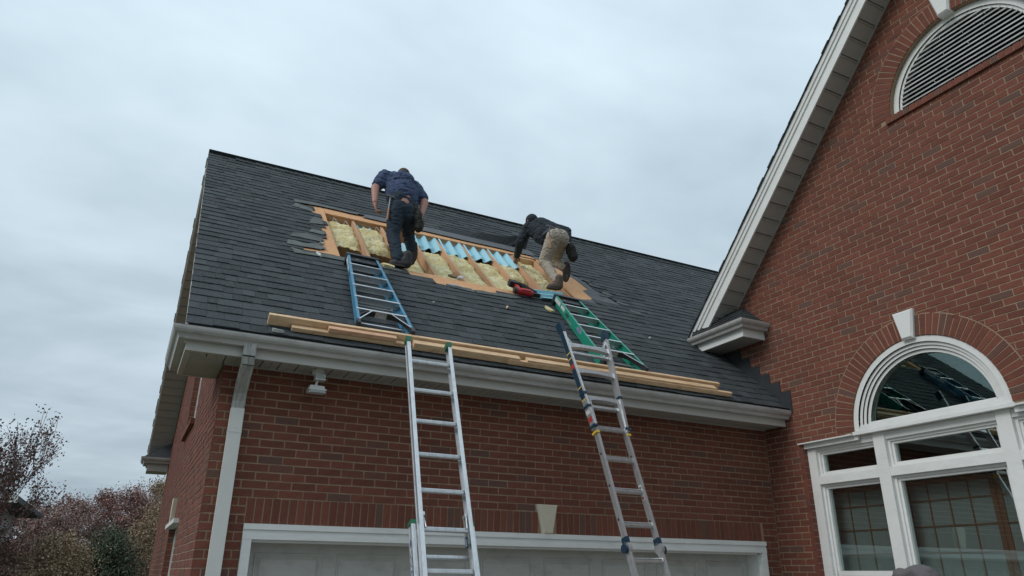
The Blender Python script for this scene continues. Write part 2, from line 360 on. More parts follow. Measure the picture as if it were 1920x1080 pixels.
# --- front wall: local frame = world (u=x, y depth, z)
wall = MB()
s0, s1 = 0.337, 5.985
ZT = ZH+3*CRS
SOF = 3.41
mw = MB()
D = 7.8
mw.box((0.012, 0.0042, 0), (s0+0.03, 0.1, SOF+0.12)); mw.box((s1-0.03, 0.0042, 0), (W+0.05, 0.1, SOF+0.12)); mw.box((s0+0.03, 0.0042, ZH), (s1-0.03, 0.1, SOF+0.12))
front_wall = mw.build('front_wall', 'mortar', garage)
bs = BrickSet(Matrix.Identity(4))
def hf(z0, z1):
    g = []
    if z1 < ZT-0.004: g.append((s0+0.0, s1))
    if z0 > ZT-0.02 and z1 < ZT+0.068*1.1+0.02: g.append((3.02, 3.245))      # top of the keystone
    return g
courses(bs, 0.0, W-0.006, ZT, -32, 16, hf, off=-0.03)
x = s0+0.005
i = 0
while x < s1-0.03:
    if not (3.03 < x+0.03 < 3.235): bs.rect(x+0.003, ZH+0.004, x+CRS-0.0095+0.003, ZT-0.006, -0.001)
    x += CRS*0.9995; i += 1
bs.finish(front_wall, 290)
# keystone
k = MB()
a = [(3.02, ZT+0.069), (3.255, ZT+0.069), (3.20, ZH-0.012), (3.085, ZH-0.012)]
b = [(3.043, ZT+0.050), (3.232, ZT+0.050), (3.183, ZH+0.012), (3.102, ZH+0.012)]
vs = [(p[0], 0.02, p[1]) for p in a]+[(p[0], -0.022, p[1]) for p in a]+[(p[0], -0.045, p[1]) for p in b]
k.add(vs, [(0,1,5,4),(1,2,6,5),(2,3,7,6),(3,0,4,7),(4,5,9,8),(5,6,10,9),(6,7,11,10),(7,4,8,11),(8,9,10,11)])
k.build('keystone', 'stone', garage)
# --- garage door trim and door
f = MB()
f.box((s0, -0.032, ZH-0.045), (s1, 0.03, ZH-0.001)); f.box((s0+0.001, -0.018, ZH-0.075), (s1-0.001, 0.03, ZH-0.045)); f.box((s0+0.002, -0.026, ZH-0.12), (s1-0.002, 0.03, ZH-0.075))
f.box((s0+0.004, -0.024, 0), (s0+0.075, 0.03, ZH-0.12)); f.box((s1-0.075, -0.024, 0), (s1-0.004, 0.03, ZH-0.12))
f.box((s0+0.05, 0.03, 0), (s0+0.085, 0.22, ZH-0.10)); f.box((s1-0.085, 0.03, 0), (s1-0.05, 0.22, ZH-0.10)); f.box((s0+0.05, 0.03, ZH-0.14), (s1-0.05, 0.22, ZH-0.10))
f.build('door_frame', 'trim', garage)
dr = thing('x', 'x', 'x'); bpy.data.objects.remove(dr)
door = MB(); dx0, dx1 = s0+0.085, s1-0.085
door.box((dx0, 0.205, 0.03), (dx1, 0.25, ZH-0.14))
door = door.build('garage_door', 'door', garage)
nw = 8; pw = (dx1-dx0)/nw
secs = 4; sh = (ZH-0.14-0.03)/secs
for r in range(secs):
    z0 = 0.03+r*sh
    for c in range(nw):
        p = MB(); x0 = dx0+c*pw+0.06; x1 = x0+pw-0.12; za, zb = z0+0.075, z0+sh-0.075
        # raised field with bevelled border, recessed groove round it
        o_ = [(x0, za), (x1, za), (x1, zb), (x0, zb)]
        def ins(d): return [(x0+d, za+d), (x1-d, za+d), (x1-d, zb-d), (x0+d, zb-d)]
        rings = [(o_, 0.2045), (ins(0.004), 0.193), (ins(0.014), 0.193), (ins(0.024), 0.2035), (ins(0.030), 0.2035), (ins(0.055), 0.188)]
        vs = [(q[0], y, q[1]) for rg, y in rings for q in rg]; fs = []
        for j in range(len(rings)-1):
            for t in range(4): fs.append((j*4+t, j*4+(t+1) % 4, j*4+4+(t+1) % 4, j*4+4+t))
        fs.append((20, 21, 22, 23)); p.add(vs, fs); p.build('panel', 'door', door)
    if r: sx = MB(); sx.box((dx0, 0.1995, z0-0.004), (dx1, 0.2055, z0+0.004)); sx.build('section_joint', 'dark', door)
# --- left wall (plane x=0): local frame u=y, depth=+x
TL = Matrix(((0, 1, 0, 0), (1, 0, 0, 0), (0, 0, 1, 0), (0, 0, 0, 1)))
mw = MB()
UW0, UW1, UZ0, UZ1 = 2.62, 4.1, 3.42, 5.0     # upper window
LW0, LW1, LZ1 = 2.45, 3.95, 2.30              # lower window
def zroofwall(u): return ZG+SL*(min(u, 2*YR-u)-YG)-0.26
def rb(b, u0, u1, z0, z1, y0=0.0042, y1=0.10): b.box((u0, y0, z0), (u1, y1, z1))
rb(mw, 0.0125, LW0, 0, UZ0); rb(mw, LW1, D, 0, UZ0); rb(mw, LW0, LW1, 0, 0.8); rb(mw, LW0, LW1, LZ1, UZ0)
mw.prism([(0.0125, 0.0042, UZ0), (UW0, 0.0042, UZ0), (UW0, 0.0042, zroofwall(UW0)), (0.0125, 0.0042, max(UZ0, zroofwall(0.0125)))], (0, 0.09, 0))
mw.prism([(UW1, 0.0042, UZ0), (D, 0.0042, UZ0), (D, 0.0042, zroofwall(D)), (UW1, 0.0042, zroofwall(UW1))], (0, 0.09, 0))
mw.prism([(UW0, 0.0042, UZ1), (UW1, 0.0042, UZ1), (UW1, 0.0042, zroofwall(UW1)), (YR, 0.0042, zroofwall(YR)), (UW0, 0.0042, zroofwall(UW0))], (0, 0.09, 0))
side_wall = mw.build('side_wall', 'mortar', garage, matrix=TL)
bs = BrickSet(TL)
def hl(z0, z1):
    g = []
    if z0 > UZ0-0.10 and z1 < UZ0: g.append((UW0-0.02, UW1+0.02))
    elif z1 > UZ0 and z0 < UZ1: g.append((UW0, UW1))
    if z1 < LZ1+0.21 and z0 > LZ1-0.01: g.append((LW0, LW1))
    if z0 < LZ1 and z1 > 0.8: g.append((LW0, LW1))
    return g
zc = ZG-SL*YG-0.26
courses(bs, 0.06, D, ZT, -33, 60, hl, clips=[((-SL, 1), zc), ((SL, 1), zc+2*SL*YR)], off=0.04)
for j in range(int((UW1-UW0)/CRS)):   # sloping rowlock sill
    bs.rest.box((UW0+j*CRS, -0.045, UZ0-0.075), (UW0+j*CRS+0.058, 0.09, UZ0-0.012))
for j in range(int((LW1-LW0)/CRS)+1): bs.rect(LW0+j*CRS, LZ1+0.004, LW0+j*CRS+0.058, LZ1+0.197, -0.001)
# reveals of the two windows
for (u, z0, z1) in ((UW1, UZ0, UZ1), (LW1, 0.8, LZ1)):
    zz_ = z0
    while zz_ < z1-0.03: bs.rest.box((u-0.004, 0.0, zz_+0.005), (u+0.05, 0.088, zz_+0.0625)); zz_ += CRS
bs.finish(side_wall, 0)
for (nm, a0, a1, b0, b1) in (('side_window', UW0, UW1, UZ0, UZ1), ('side_window', LW0, LW1, 0.8, LZ1)):
    fr = MB(); t = 0.055
    fr.box((a0, 0.07, b0), (a0+t, 0.13, b1)); fr.box((a1-t, 0.07, b0), (a1, 0.13, b1)); fr.box((a0+t, 0.07, b0), (a1-t, 0.13, b0+t)); fr.box((a0+t, 0.07, b1-t), (a1-t, 0.13, b1)); fr.box((a0+t, 0.085, (b0+b1)/2-0.02), (a1-t, 0.12, (b0+b1)/2+0.02))
    wn = fr.build(nm, 'window', garage, matrix=TL)
    gl = MB(); gl.box((a0+t, 0.10, b0+t), (a1-t, 0.104, b1-t)); gl.build('pane', 'glass', wn)
    bk = MB(); bk.box((a0, 0.3, b0), (a1, 0.31, b1)); bk.build('curtain', 'paper', wn)
h_ = MB(); h_.box((LW0-0.03, -0.05, LZ1-0.05), (LW1+0.03, 0.05, LZ1-0.004)); h_.build('window_head', 'trim', garage, matrix=TL)
k = MB(); c0 = 3.35
k.add([(c0-0.11, 0.01, LZ1+0.27), (c0+0.11, 0.01, LZ1+0.27), (c0+0.06, 0.01, LZ1+0.0), (c0-0.06, 0.01, LZ1+0.0), (c0-0.11, -0.045, LZ1+0.27), (c0+0.11, -0.045, LZ1+0.27), (c0+0.06, -0.045, LZ1+0.0), (c0-0.06, -0.045, LZ1+0.0)], [(0,1,5,4),(1,2,6,5),(2,3,7,6),(3,0,4,7),(4,5,6,7)])
k.build('keystone', 'stone', garage, matrix=TL)
bw = MB(); bw.box((0, D-0.1, 0), (W+2, D, 4.3)); bw.box((0.3, 0.3, -0.1), (W, 0.33, 1.9)); bw.build('back_wall', 'brick', garage)
# --- eave: fascia, soffit, gutter
XL = -0.33
fa = MB()
fa.box((XL, -0.335, 3.398), (W-0.004, -0.31, 3.60)); fa.box((XL, -0.31, 3.398), (XL+0.025, 0.56, 3.60)); fa.box((XL+0.025, 0.535, 3.398), (-0.004, 0.56, 3.60))
fa.box((XL+0.026, -0.309, 3.400), (W-0.005, -0.29, 3.406)); fa.box((XL+0.026, -0.29, 3.400), (XL+0.045, 0.534, 3.406))
fa.build('fascia', 'eave', garage)
sf = thing('x', 'x', 'x'); bpy.data.objects.remove(sf)
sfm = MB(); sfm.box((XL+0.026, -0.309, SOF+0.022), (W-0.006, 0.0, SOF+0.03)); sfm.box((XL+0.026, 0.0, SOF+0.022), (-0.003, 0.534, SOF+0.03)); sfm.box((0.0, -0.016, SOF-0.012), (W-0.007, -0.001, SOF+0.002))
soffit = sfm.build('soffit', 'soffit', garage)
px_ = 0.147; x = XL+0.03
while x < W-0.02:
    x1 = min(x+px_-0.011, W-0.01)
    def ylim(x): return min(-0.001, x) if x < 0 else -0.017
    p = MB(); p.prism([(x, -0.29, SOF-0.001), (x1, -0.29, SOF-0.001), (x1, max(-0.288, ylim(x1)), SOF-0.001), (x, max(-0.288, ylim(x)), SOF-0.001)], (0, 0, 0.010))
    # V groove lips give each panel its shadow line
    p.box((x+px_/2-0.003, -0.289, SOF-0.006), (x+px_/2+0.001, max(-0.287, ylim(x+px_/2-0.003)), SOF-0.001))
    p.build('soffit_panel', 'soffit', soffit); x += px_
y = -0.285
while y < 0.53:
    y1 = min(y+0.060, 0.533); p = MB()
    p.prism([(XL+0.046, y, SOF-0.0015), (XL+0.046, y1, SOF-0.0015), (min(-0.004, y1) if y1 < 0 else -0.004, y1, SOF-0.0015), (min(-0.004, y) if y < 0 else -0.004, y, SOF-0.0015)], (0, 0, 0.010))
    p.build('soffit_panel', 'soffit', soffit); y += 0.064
# mitre line strips and vents
GP = [(0.0, -0.003), (0.0, -0.120), (-0.062, -0.120), (-0.068, -0.098), (-0.076, -0.082), (-0.096, -0.066), (-0.110, -0.044), (-0.1145, -0.022), (-0.1145, -0.002), (-0.117, 0.0), (-0.104, 0.0), (-0.102, -0.006)]
GI_ = [(p[0]+(0.003 if p[0] < -0.01 else -0.003), p[1]+0.003) for p in GP[::-1]]
GP = [(p[0], p[1]*0.80) for p in GP]
gprof = GP[:-1]+[(-0.1035, -0.008), (-0.111, -0.004), (-0.111, -0.018), (-0.1065, -0.034), (-0.093, -0.050), (-0.073, -0.063), (-0.065, -0.076), (-0.059, -0.0935), (-0.003, -0.0935), (-0.003, -0.003)]
def gutter_run(name, pts, parent, endcaps=(1, 1)):
    """closed K-style section swept along a plan path of (x,y,z, nx,ny): outward normal at each station (mitred)"""
    b = MB(); n = len(gprof); vs = []
    for (x, y, z, nx, ny) in pts:
        for (o, h) in gprof: vs.append((x+nx*(-o), y+ny*(-o), z+h))
    fs = []
    for j in range(len(pts)-1):
        for i in range(n): fs.append((j*n+i, j*n+(i+1) % n, (j+1)*n+(i+1) % n, (j+1)*n+i))
    b.add(vs, fs)
    for e_, idx in ((endcaps[0], 0), (endcaps[1], len(pts)-1)):
        if e_:
            x, y, z, nx, ny = pts[idx]; b.add([(x+nx*(-o), y+ny*(-o), z+h) for (o, h) in GP], [tuple(range(len(GP)))])
    return b.build(name, 'gutter', parent)
ZGt = 3.571
gut = gutter_run('gutter', [(W-0.003, -0.336, ZGt, 0, -1), (4.1, -0.336, ZGt, 0, -1), (2.0, -0.336, ZGt, 0, -1), (XL, -0.336, ZGt, -1, -1), (XL, 0.2, ZGt, -1, 0), (XL, 0.74, ZGt, -1, 0)], garage)
j = MB()
j.sweep([(0, -0.01+o, ZGt+h-0.0016) for o, h in GP[1:10]], (XL-0.02, -0.336+0.0085, 0), (XL+0.04, -0.336+0.0085, 0)); j.build('gutter_corner', 'gutter', gut)
for xs in (1.62, 4.35):
    j = MB(); j.sweep([(0, o*1.02, ZGt+h*1.012) for o, h in GP[1:10]], (xs, -0.336, 0), (xs+0.05, -0.336, 0)); j.build('gutter_joint', 'gutter', gut)
# gutter ends / little shingled return roof
rt = MB(); rt.prism([(XL-0.05, -0.30, 3.602), (-0.003, -0.30, 3.602), (-0.003, 0.60, 3.602), (XL-0.05, 0.60, 3.602)], (0, 0, 0.02)); rt.build('return_cap', 'shingle', garage)
# --- downspout
dn = MB()
def ribbed(b, a, c, wx, wy, mi=0):
    """rectangular ribbed pipe section between centres a and c (x constant width)"""
    a = V(a); c = V(c); d = (c-a).normalized(); nrm = V((1, 0, 0)).cross(d).normalized()
    prof = []
    nr = 5
    for i in range(nr*4+1):
        t = i/(nr*4); prof.append((wx*(t-0.5), -wy/2+(0.004 if i % 4 in (0, 3) else 0.0)))
    prof += [(wx/2, wy/2), (-wx/2, wy/2)]
    n = len(prof); vs = []
    for q in (a, c):
        for (px, py) in prof: vs.append(q+V((px, 0, 0))+nrm*(-py))
    b.add(vs, [(i, (i+1) % n, n+(i+1) % n, n+i) for i in range(n)]+[tuple(range(n))[::-1], tuple(range(n, 2*n))], mi)
XD = 0.145
pts = [(XD, -0.372, 3.50), (XD, -0.372, 3.40), (XD+0.004, -0.345, 3.345), (XD+0.010, -0.10, 3.17), (XD+0.012, -0.055, 3.10), (XD+0.012, -0.045, 3.02)]
ds = MB()
for a, c in zip(pts, pts[1:]): ribbed(ds, a, c, 0.098, 0.072)
for t in range(5):
    zc_ = 3.13-t*0.016; ds.box((XD-0.040, -0.045-0.0365-0.004+0.0, zc_-0.003), (XD+0.064, -0.045+0.04, zc_+0.003))
down = ds.build('downspout_elbow', 'downpipe_dirty', garage)
ds = MB(); ribbed(ds, (XD+0.012, -0.047, 3.03), (XD+0.012, -0.047, 0.1), 0.104, 0.078); ds.build('downspout', 'downpipe', garage)
ds = MB(); ds.box((XD-0.042, -0.0885, 2.83), (XD+0.066, -0.004, 2.842)); ds.ball((XD+0.012, -0.088, 2.87), 0.005, 6, 4); ds.build('pipe_joint', 'downpipe', garage)

# --- roof structure -------------------------------------------------------
HX0, HX1, HS0, HS1 = 1.165, 4.44, 2.33, 4.04      # opening through the deck
def ragged(a, b, n, amp, seed):
    rr = random.Random(seed); return [(a[0]+(b[0]-a[0])*i/n+rr.uniform(-amp, amp), a[1]+(b[1]-a[1])*i/n+rr.uniform(-amp, amp)) for i in range(n)]
dk = MB(); RX0 = XL-0.012
for (a0, b0, a1, b1) in ((RX0, 0.03, HX0, SR), (HX1, 0.03, W-0.004, SR), (W-0.004, 1.72, 12.2, SR), (HX0, 0.03, HX1, HS0), (HX0, HS1, HX1, SR)):
    dk.box((a0, max(b0, 0.13), -0.030), (a1, b1, -0.016))
roof = dk.build('roof', 'osb', garage, matrix=RM)
for (a0, b0, a1, b1) in ((HX0-0.24, 2.33, HX0-0.004, 4.17), (HX1+0.004, 2.50, HX1+0.43, 4.06)):
    pass
# sheathing boards bordering the opening, each a few mm thick edge
def sheet(name, pts, h0, t, mname, parent, label=None):
    b = MB(); b.prism([(p[0], p[1], h0) for p in pts], (0, 0, t)); return b.build(name, mname, parent, label=label)
sheet('sheathing_panel', [(0.70, 2.27), (HX0-0.003, 2.335), (HX0-0.003, 3.02), (1.02, 3.03), (0.8, 3.0)], -0.0155, 0.010, 'osb', roof)
sheet('sheathing_panel', [(0.80, 3.03), (HX0-0.003, 3.025), (HX0-0.002, 3.70), (0.9, 3.72)], -0.0155, 0.0105, 'osb', roof)
sheet('sheathing_panel', [(0.82, 3.725), (HX0-0.002, 3.705), (HX0+0.01, 4.27), (0.82, 4.20)], -0.0155, 0.010, 'osb', roof)
sheet('sheathing_panel', [(HX0+0.014, HS1), (2.75, HS1), (2.75, 4.20), (HX0+0.014, 4.27)], -0.0155, 0.0105, 'osb', roof)
sheet('sheathing_panel', [(2.754, HS1), (HX1, HS1), (HX1, 4.16), (2.754, 4.20)], -0.0155, 0.0100, 'osb', roof)
sheet('sheathing_panel', [(HX1+0.003, 2.50), (4.80, 2.62), (4.78, 2.95), (4.90, 3.05), (4.86, 3.3), (4.92, 3.44), (4.80, 3.60), (4.62, 3.9), (HX1+0.003, 4.06)], -0.0155, 0.0105, 'osb', roof)
sheet('sheathing_panel', [(1.6, HS0), (2.0, 2.20), (2.45, 2.02), (3.0, 2.02), (3.45, 2.12), (3.45, HS0)], -0.0155, 0.0100, 'osb', roof)
# rafters, blocking
raf_x = [HX0+0.0, 1.565, 1.970, 2.385, 2.785, 3.185, 3.600, 4.000, 4.415]
for i, xx in enumerate(raf_x):
    b = MB(); b.box((xx-0.019, 0.78, -0.225), (xx+0.019, SR-0.25, -0.031)); b.build('rafter', 'rafter', roof)
for i in range(14):
    xx = raf_x[0]-0.406*(i+1) if i < 2 else raf_x[-1]+0.406*(i-1)
    if xx < W-0.1: b = MB(); b.box((xx-0.019, 0.78, -0.225), (xx+0.019, SR-0.25, -0.031)); b.build('rafter', 'rafter', roof)
def blocking(x0, x1, s0_, s1_=None, h=-0.022):
    s1_ = s1_ or s0_; b = MB(); b.prism([(x0, s0_, h), (x1, s1_, h), (x1, s1_+0.038, h), (x0, s0_+0.038, h)], (0, 0, -0.09)); b.build('blocking', 'pine', roof)
blocking(1.59, 1.95, 2.35); blocking(1.99, 2.365, 2.36); blocking(4.02, 4.40, 2.44); blocking(3.62, 3.98, 2.44); blocking(4.02, 4.395, 3.99)
b = MB(); b.box((HX0-0.02, HS1-0.01, -0.20), (HX1+0.02, HS1+0.02, -0.035)); b.build('header', 'rafter', roof)
# attic
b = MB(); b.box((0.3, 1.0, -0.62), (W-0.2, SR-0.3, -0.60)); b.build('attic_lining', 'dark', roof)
b = MB(); b.box((HX0-0.1, 1.2, -0.262), (HX1+0.1, 4.4, -0.250)); b.build('ceiling_board', 'boardback', roof)
# --- shingles
EXP = 0.143
rr = random.Random(3)
def hole_gap(s):
    """x range with the shingles stripped off in the course whose butt edge is at s"""
    if s < 1.98 or s > 4.30: return None
    if s < 2.12: return (2.35+rr.uniform(-.1, .1), 3.15+rr.uniform(-.1, .1))
    if s < 2.28: return (1.98+rr.uniform(-.05, .1), 3.45+rr.uniform(-.03, .1))
    if s < 2.42: return (0.70+rr.uniform(-.02, .05), 4.46)
    lx = {0: 0.98, 1: 0.96, 2: 1.08}
    tl = [(2.42, 0.99), (2.56, 0.97), (2.70, 1.03), (2.85, 1.06), (3.0, 1.10), (3.13, 1.03), (3.28, 1.09), (3.42, 1.12), (3.56, 1.06), (3.7, 1.08), (3.85, 0.98), (3.98, 1.04), (4.10, 0.86), (4.25, 1.0)]
    tr_ = [(2.4, 4.78), (2.56, 5.28), (2.70, 5.18), (2.85, 5.10), (3.0, 5.05), (3.13, 5.08), (3.28, 5.0), (3.42, 4.96), (3.56, 4.90), (3.7, 4.78), (3.85, 4.62), (3.98, 4.56), (4.1, 4.50), (4.25, 4.0)]
    def it(t): return min(t, key=lambda q: abs(q[0]-s))[1]
    if s > 4.20: return (1.12, 2.2)
    if s > 4.08: return (0.86, 4.46)
    return (it(tl)+rr.uniform(-.03, .03), it(tr_)+rr.uniform(-.04, .04))
def low_gap(s):
    # lower right: patch of bare felt running down beside the green stepladder
    t = [(2.0, 4.98, 5.02), (2.13, 4.62, 5.12), (2.27, 4.46, 5.22)]
    return None
sh_items = []
ncr = int((SR-0.10)/EXP)
shm = {}
def shingle_mesh(wd, th):
    key = (round(wd, 2), round(th, 3))
    if key not in shm:
        b = MB(); L_ = EXP+0.03
        b.add([(0, 0, 0), (wd, 0, 0), (wd, L_, -0.006), (0, L_, -0.006), (0, 0, th), (wd, 0, th), (wd, L_, 0.0005), (0, L_, 0.0005)], [(0,3,2,1),(4,5,6,7),(0,1,5,4),(1,2,6,5),(2,3,7,6),(3,0,4,7)])
        shm[key] = b.mesh('shingle', 'shingle')
    return shm[key]
for c in range(ncr+1):
    s = 0.028+c*EXP
    gp = hole_gap(s)
    x = RX0-0.018+rr.uniform(-0.004, 0.004); first = True
    XE = (W if s < 1.72 else 12.2)
    while x < XE-0.02:
        wd = rr.choice((0.08, 0.11, 0.14, 0.17, 0.20, 0.26)); x1 = min(x+wd, XE-0.006)
        segs = [(x, x1)]
        if gp:
            segs = []
            if x < gp[0]: segs.append((x, min(x1, gp[0])))
            if x1 > gp[1]: segs.append((max(x, gp[1]), x1))
        th = rr.choice((0.0065, 0.0075, 0.0105, 0.0125)); ds_ = rr.choice((-0.005, -0.003, 0.0, 0.002, 0.006))
        for (a, b_) in segs:
            if b_-a > 0.025:
                q = inview(RP((a+b_)/2, s+0.07)); sh_items.append(((1/q[2]**2)*(b_-a) if q else 0, a, s+ds_, b_-a, th))
        x = x1+0.0015
sh_items.sort(key=lambda q: -q[0])
rest = MB()
for i, (pr_, a, s, wd, th) in enumerate(sh_items):
    if i < 285: link('shingle', shingle_mesh(wd, th), roof, matrix=TR(a, s, 0.0))
    else:
        L_ = EXP+0.03
        rest.add([(a, s, 0), (a+wd, s, 0), (a+wd, s+L_, -0.006), (a, s+L_, -0.006), (a, s, th), (a+wd, s, th), (a+wd, s+L_, 0.0005), (a, s+L_, 0.0005)], [(0,3,2,1),(4,5,6,7),(0,1,5,4),(1,2,6,5),(2,3,7,6),(3,0,4,7)])
rest.build('shingle_courses', 'shingle', roof, kind='stuff')
# felt under shingles and torn remains round the opening
sheet('drip_edge', [(RX0, 0.032), (W-0.01, 0.032), (W-0.01, 0.14), (RX0, 0.14)], -0.0155, 0.006, 'shingle', roof)
sheet('underlayment', [(RX0, 0.145), (W-0.01, 0.145), (W-0.01, 2.0), (RX0, 2.0)], -0.0155, 0.006, 'felt', roof)
sheet('underlayment', [(RX0, 2.0), (0.69, 2.0), (0.69, 4.4), (RX0, 4.4)], -0.0155, 0.006, 'felt', roof)
sheet('underlayment', [(W-0.01, 1.75), (12.2, 1.75), (12.2, SR-.02), (W-0.01, SR-.02)], -0.0155, 0.006, 'felt', roof)
sheet('underlayment', [(RX0, 4.4), (W-0.01, 4.4), (W-0.01, SR-.02), (RX0, SR-.02)], -0.0155, 0.006, 'felt', roof)
sheet('underlayment', [(4.82, 2.0), (W-0.01, 2.0), (W-0.01, 4.4), (4.2, 4.4), (4.40, 4.18), (4.62, 3.98), (4.80, 3.66), (4.95, 3.46), (4.87, 3.3), (4.92, 3.05), (4.79, 2.9)], -0.0155, 0.0042, 'felt', roof)
T_ = lambda pts, m='torn', h=0.0135, t=0.002: sheet('torn_strip', pts, h, t, m, roof)
rg = random.Random(5)
def jag(pts, n=4, a=0.012):
    out = []
    for i, p in enumerate(pts):
        q = pts[(i+1) % len(pts)]
        for k_ in range(n):
            t = k_/n; out.append((p[0]+(q[0]-p[0])*t+(rg.uniform(-a, a) if k_ else 0), p[1]+(q[1]-p[1])*t+(rg.uniform(-a, a) if k_ else 0)))
    return out
T_(jag([(0.62, 2.14), (1.16, 2.18), (1.95, 2.22), (1.60, 2.335), (1.14, 2.30), (0.74, 2.24), (0.60, 2.30)]))
T_(jag([(0.56, 2.40), (0.95, 2.42), (1.02, 2.50), (0.92, 2.60), (0.80, 2.53), (0.58, 2.55)]))
T_(jag([(0.62, 2.70), (0.98, 2.70), (1.02, 2.86), (0.85, 2.90), (0.66, 2.84)]))
T_(jag([(0.86, 3.0), (1.04, 3.0), (1.08, 3.12), (0.90, 3.14)]))
T_(jag([(0.90, 3.36), (1.08, 3.42), (1.10, 3.64), (1.0, 3.70), (0.93, 3.55)]))
T_(jag([(0.72, 3.98), (0.98, 3.90), (1.0, 4.0), (0.90, 4.10), (0.78, 4.15)]))
T_(jag([(0.76, 4.20), (1.10, 4.26), (1.65, 4.26), (1.7, 4.34), (1.1, 4.37), (0.78, 4.32)]))
T_(jag([(1.7, 4.20), (3.0, 4.17), (4.4, 4.13), (4.5, 4.20), (4.42, 4.46), (2.9, 4.42), (1.8, 4.36)], 5, 0.014), 'felt', 0.0125, 0.002)
T_(jag([(4.40, 4.08), (4.66, 3.86), (4.74, 3.90), (4.52, 4.2), (4.2, 4.36)]), 'felt', -0.004, 0.005)
T_(jag([(2.45, 1.98), (2.75, 1.96), (2.72, 2.06), (2.44, 2.04)]), 'torn')
T_(jag([(2.78, 1.95), (3.22, 2.0), (3.22, 2.10), (2.76, 2.04)]), 'torn')
T_(jag([(3.22, 1.99), (3.42, 2.06), (3.40, 2.16), (3.22, 2.12)]), 'torn')
# grey bare felt patch right of the opening, with broken shingle bits
T_(jag([(4.80, 3.64), (4.96, 3.52), (5.02, 3.1), (5.14, 2.8), (5.30, 2.52), (5.30, 2.44), (4.98, 2.30), (4.52, 2.24), (4.44, 2.50), (4.78, 2.62), (4.77, 2.95), (4.90, 3.04), (4.86, 3.3)], 3, 0.02), 'felt', -0.0045, 0.0055)
for (x_, s_, a_) in ((5.02, 3.24, .1), (5.10, 2.96, -.1), (5.00, 2.84, .2), (5.20, 2.66, 0), (5.28, 2.40, .1), (4.95, 3.42, .15)):
    T_(jag([(x_, s_), (x_+0.18, s_-0.02+a_*0.1), (x_+0.19, s_+0.05), (x_+0.03, s_+0.08)], 3, 0.012), 'torn', 0.003, 0.006)
# lifted flap of underlayment above the opening
fl = MB(); nfl = 16
top = []; bot = []
for i in range(nfl+1):
    t = i/nfl; xx = 2.95+1.45*t
    bot.append((xx, 4.40+0.02*t, 0.0145)); top.append((xx+0.08*math.sin(t*2.5), 4.50+0.03*t+0.02*math.sin(t*6), 0.025+0.17*(t**1.2)+0.008*math.sin(t*17)))
vs = bot+top+[(p[0], p[1]-0.004, p[2]-0.006) for p in top]+[(p[0], p[1]-0.02, p[2]-0.006) for p in bot]
n_ = nfl+1; fs = []
for i in range(nfl): fs += [(i, i+1, n_+i+1, n_+i), (n_+i, n_+i+1, 2*n_+i+1, 2*n_+i), (2*n_+i, 2*n_+i+1, 3*n_+i+1, 3*n_+i)]
fl.add(vs, fs); fl.build('underlayment_flap', 'blackfelt', roof, label='dark flap of underlayment lifted above the opening')
fl2 = MB(); fl2.prism([(4.0, 4.44, 0.03), (4.40, 4.50, 0.19), (4.42, 4.46, 0.02), (4.1, 4.38, 0.01)], (0, -0.003, 0.003)); fl2.build('underlayment_flap', 'blackfelt', roof)
# ridge caps
x = 0.02; k_ = 0
while x < 12.1:
    b = MB(); w_ = 0.15; lift = 0.006+random.uniform(0, 0.004)
    for sg in (1, -1):
        b.add([(x, YR, ZR+0.022+lift), (x+0.17, YR, ZR+0.016), (x+0.17, YR-sg*w_*CS, ZR+0.016-w_*SN), (x, YR-sg*w_*CS, ZR+0.020+lift-w_*SN), (x, YR, ZR+0.012), (x, YR-sg*w_*CS, ZR+0.008-w_*SN)], [(0,1,2,3) if sg > 0 else (3,2,1,0), (0, 3, 5, 4)])
    b.build('ridge_cap', 'shingle', garage); x += 0.145; k_ += 1
# back slope
RB = Matrix(((1, 0, 0, 0), (0, -CS, SN, 2*YR-YG), (0, SN, CS, ZG), (0, 0, 0, 1)))
b = MB(); b.box((RX0+0.004, 0.03, -0.030), (12.2, SR, -0.016))
for c in range(ncr+1):
    s = 0.085+c*EXP; e0 = RX0-0.02+random.uniform(-0.01, 0.006); b.box((e0, s, 0), (12.2, s+EXP+0.02, 0.008), mi=1)
b.build('back_slope', ['eave', 'shingle'], garage, matrix=RB)
# rakes: fascia, soffit panels on both slopes
for (Tm, back) in ((RM, False), (RB, True)):
    b = MB(); b.box((RX0-0.006, 0.02, -0.175), (RX0+0.014, SR-0.12, -0.017)); b.box((RX0-0.018, 0.02, -0.065), (RX0-0.006, SR-0.05, -0.0165)); b.build('rake_board', 'eave', garage, matrix=Tm)
    base = MB(); base.box((RX0+0.014, 0.35, -0.150), (-0.003, SR-0.15, -0.145)); sp = base.build('rake_soffit', 'soffit', garage, matrix=Tm)
    s = 0.36
    while s < SR-0.2:
        b = MB(); b.box((RX0+0.016, s, -0.174), (-0.004, s+0.146, -0.1645)); b.box((RX0+0.016, s+0.138, -0.180), (-0.004, s+0.146, -0.174)); b.build('soffit_panel', 'soffit', sp); s += 0.158
# back eave return
yb = 2*YR-YG
b = MB(); b.box((XL, yb-0.62, 3.36), (-0.004, yb-0.12, 3.56)); b.build('return_box', 'soffit', garage)
gutter_run('gutter', [(-0.003, yb-0.62, ZGt+0.01, 0, -1), (XL, yb-0.62, ZGt+0.01, -1, -1), (XL, yb-0.12, ZGt+0.01, -1, 0)], garage)
b = MB(); b.add([(XL-0.08, yb-0.70, 3.585), (-0.004, yb-0.70, 3.585), (-0.004, yb-0.55, 3.86), (-0.12, yb-0.12, 3.80), (XL-0.08, yb-0.1, 3.585)], [(0, 1, 2), (0, 2, 3), (0, 3, 4)]); b.build('return_roof', 'shingle', garage)
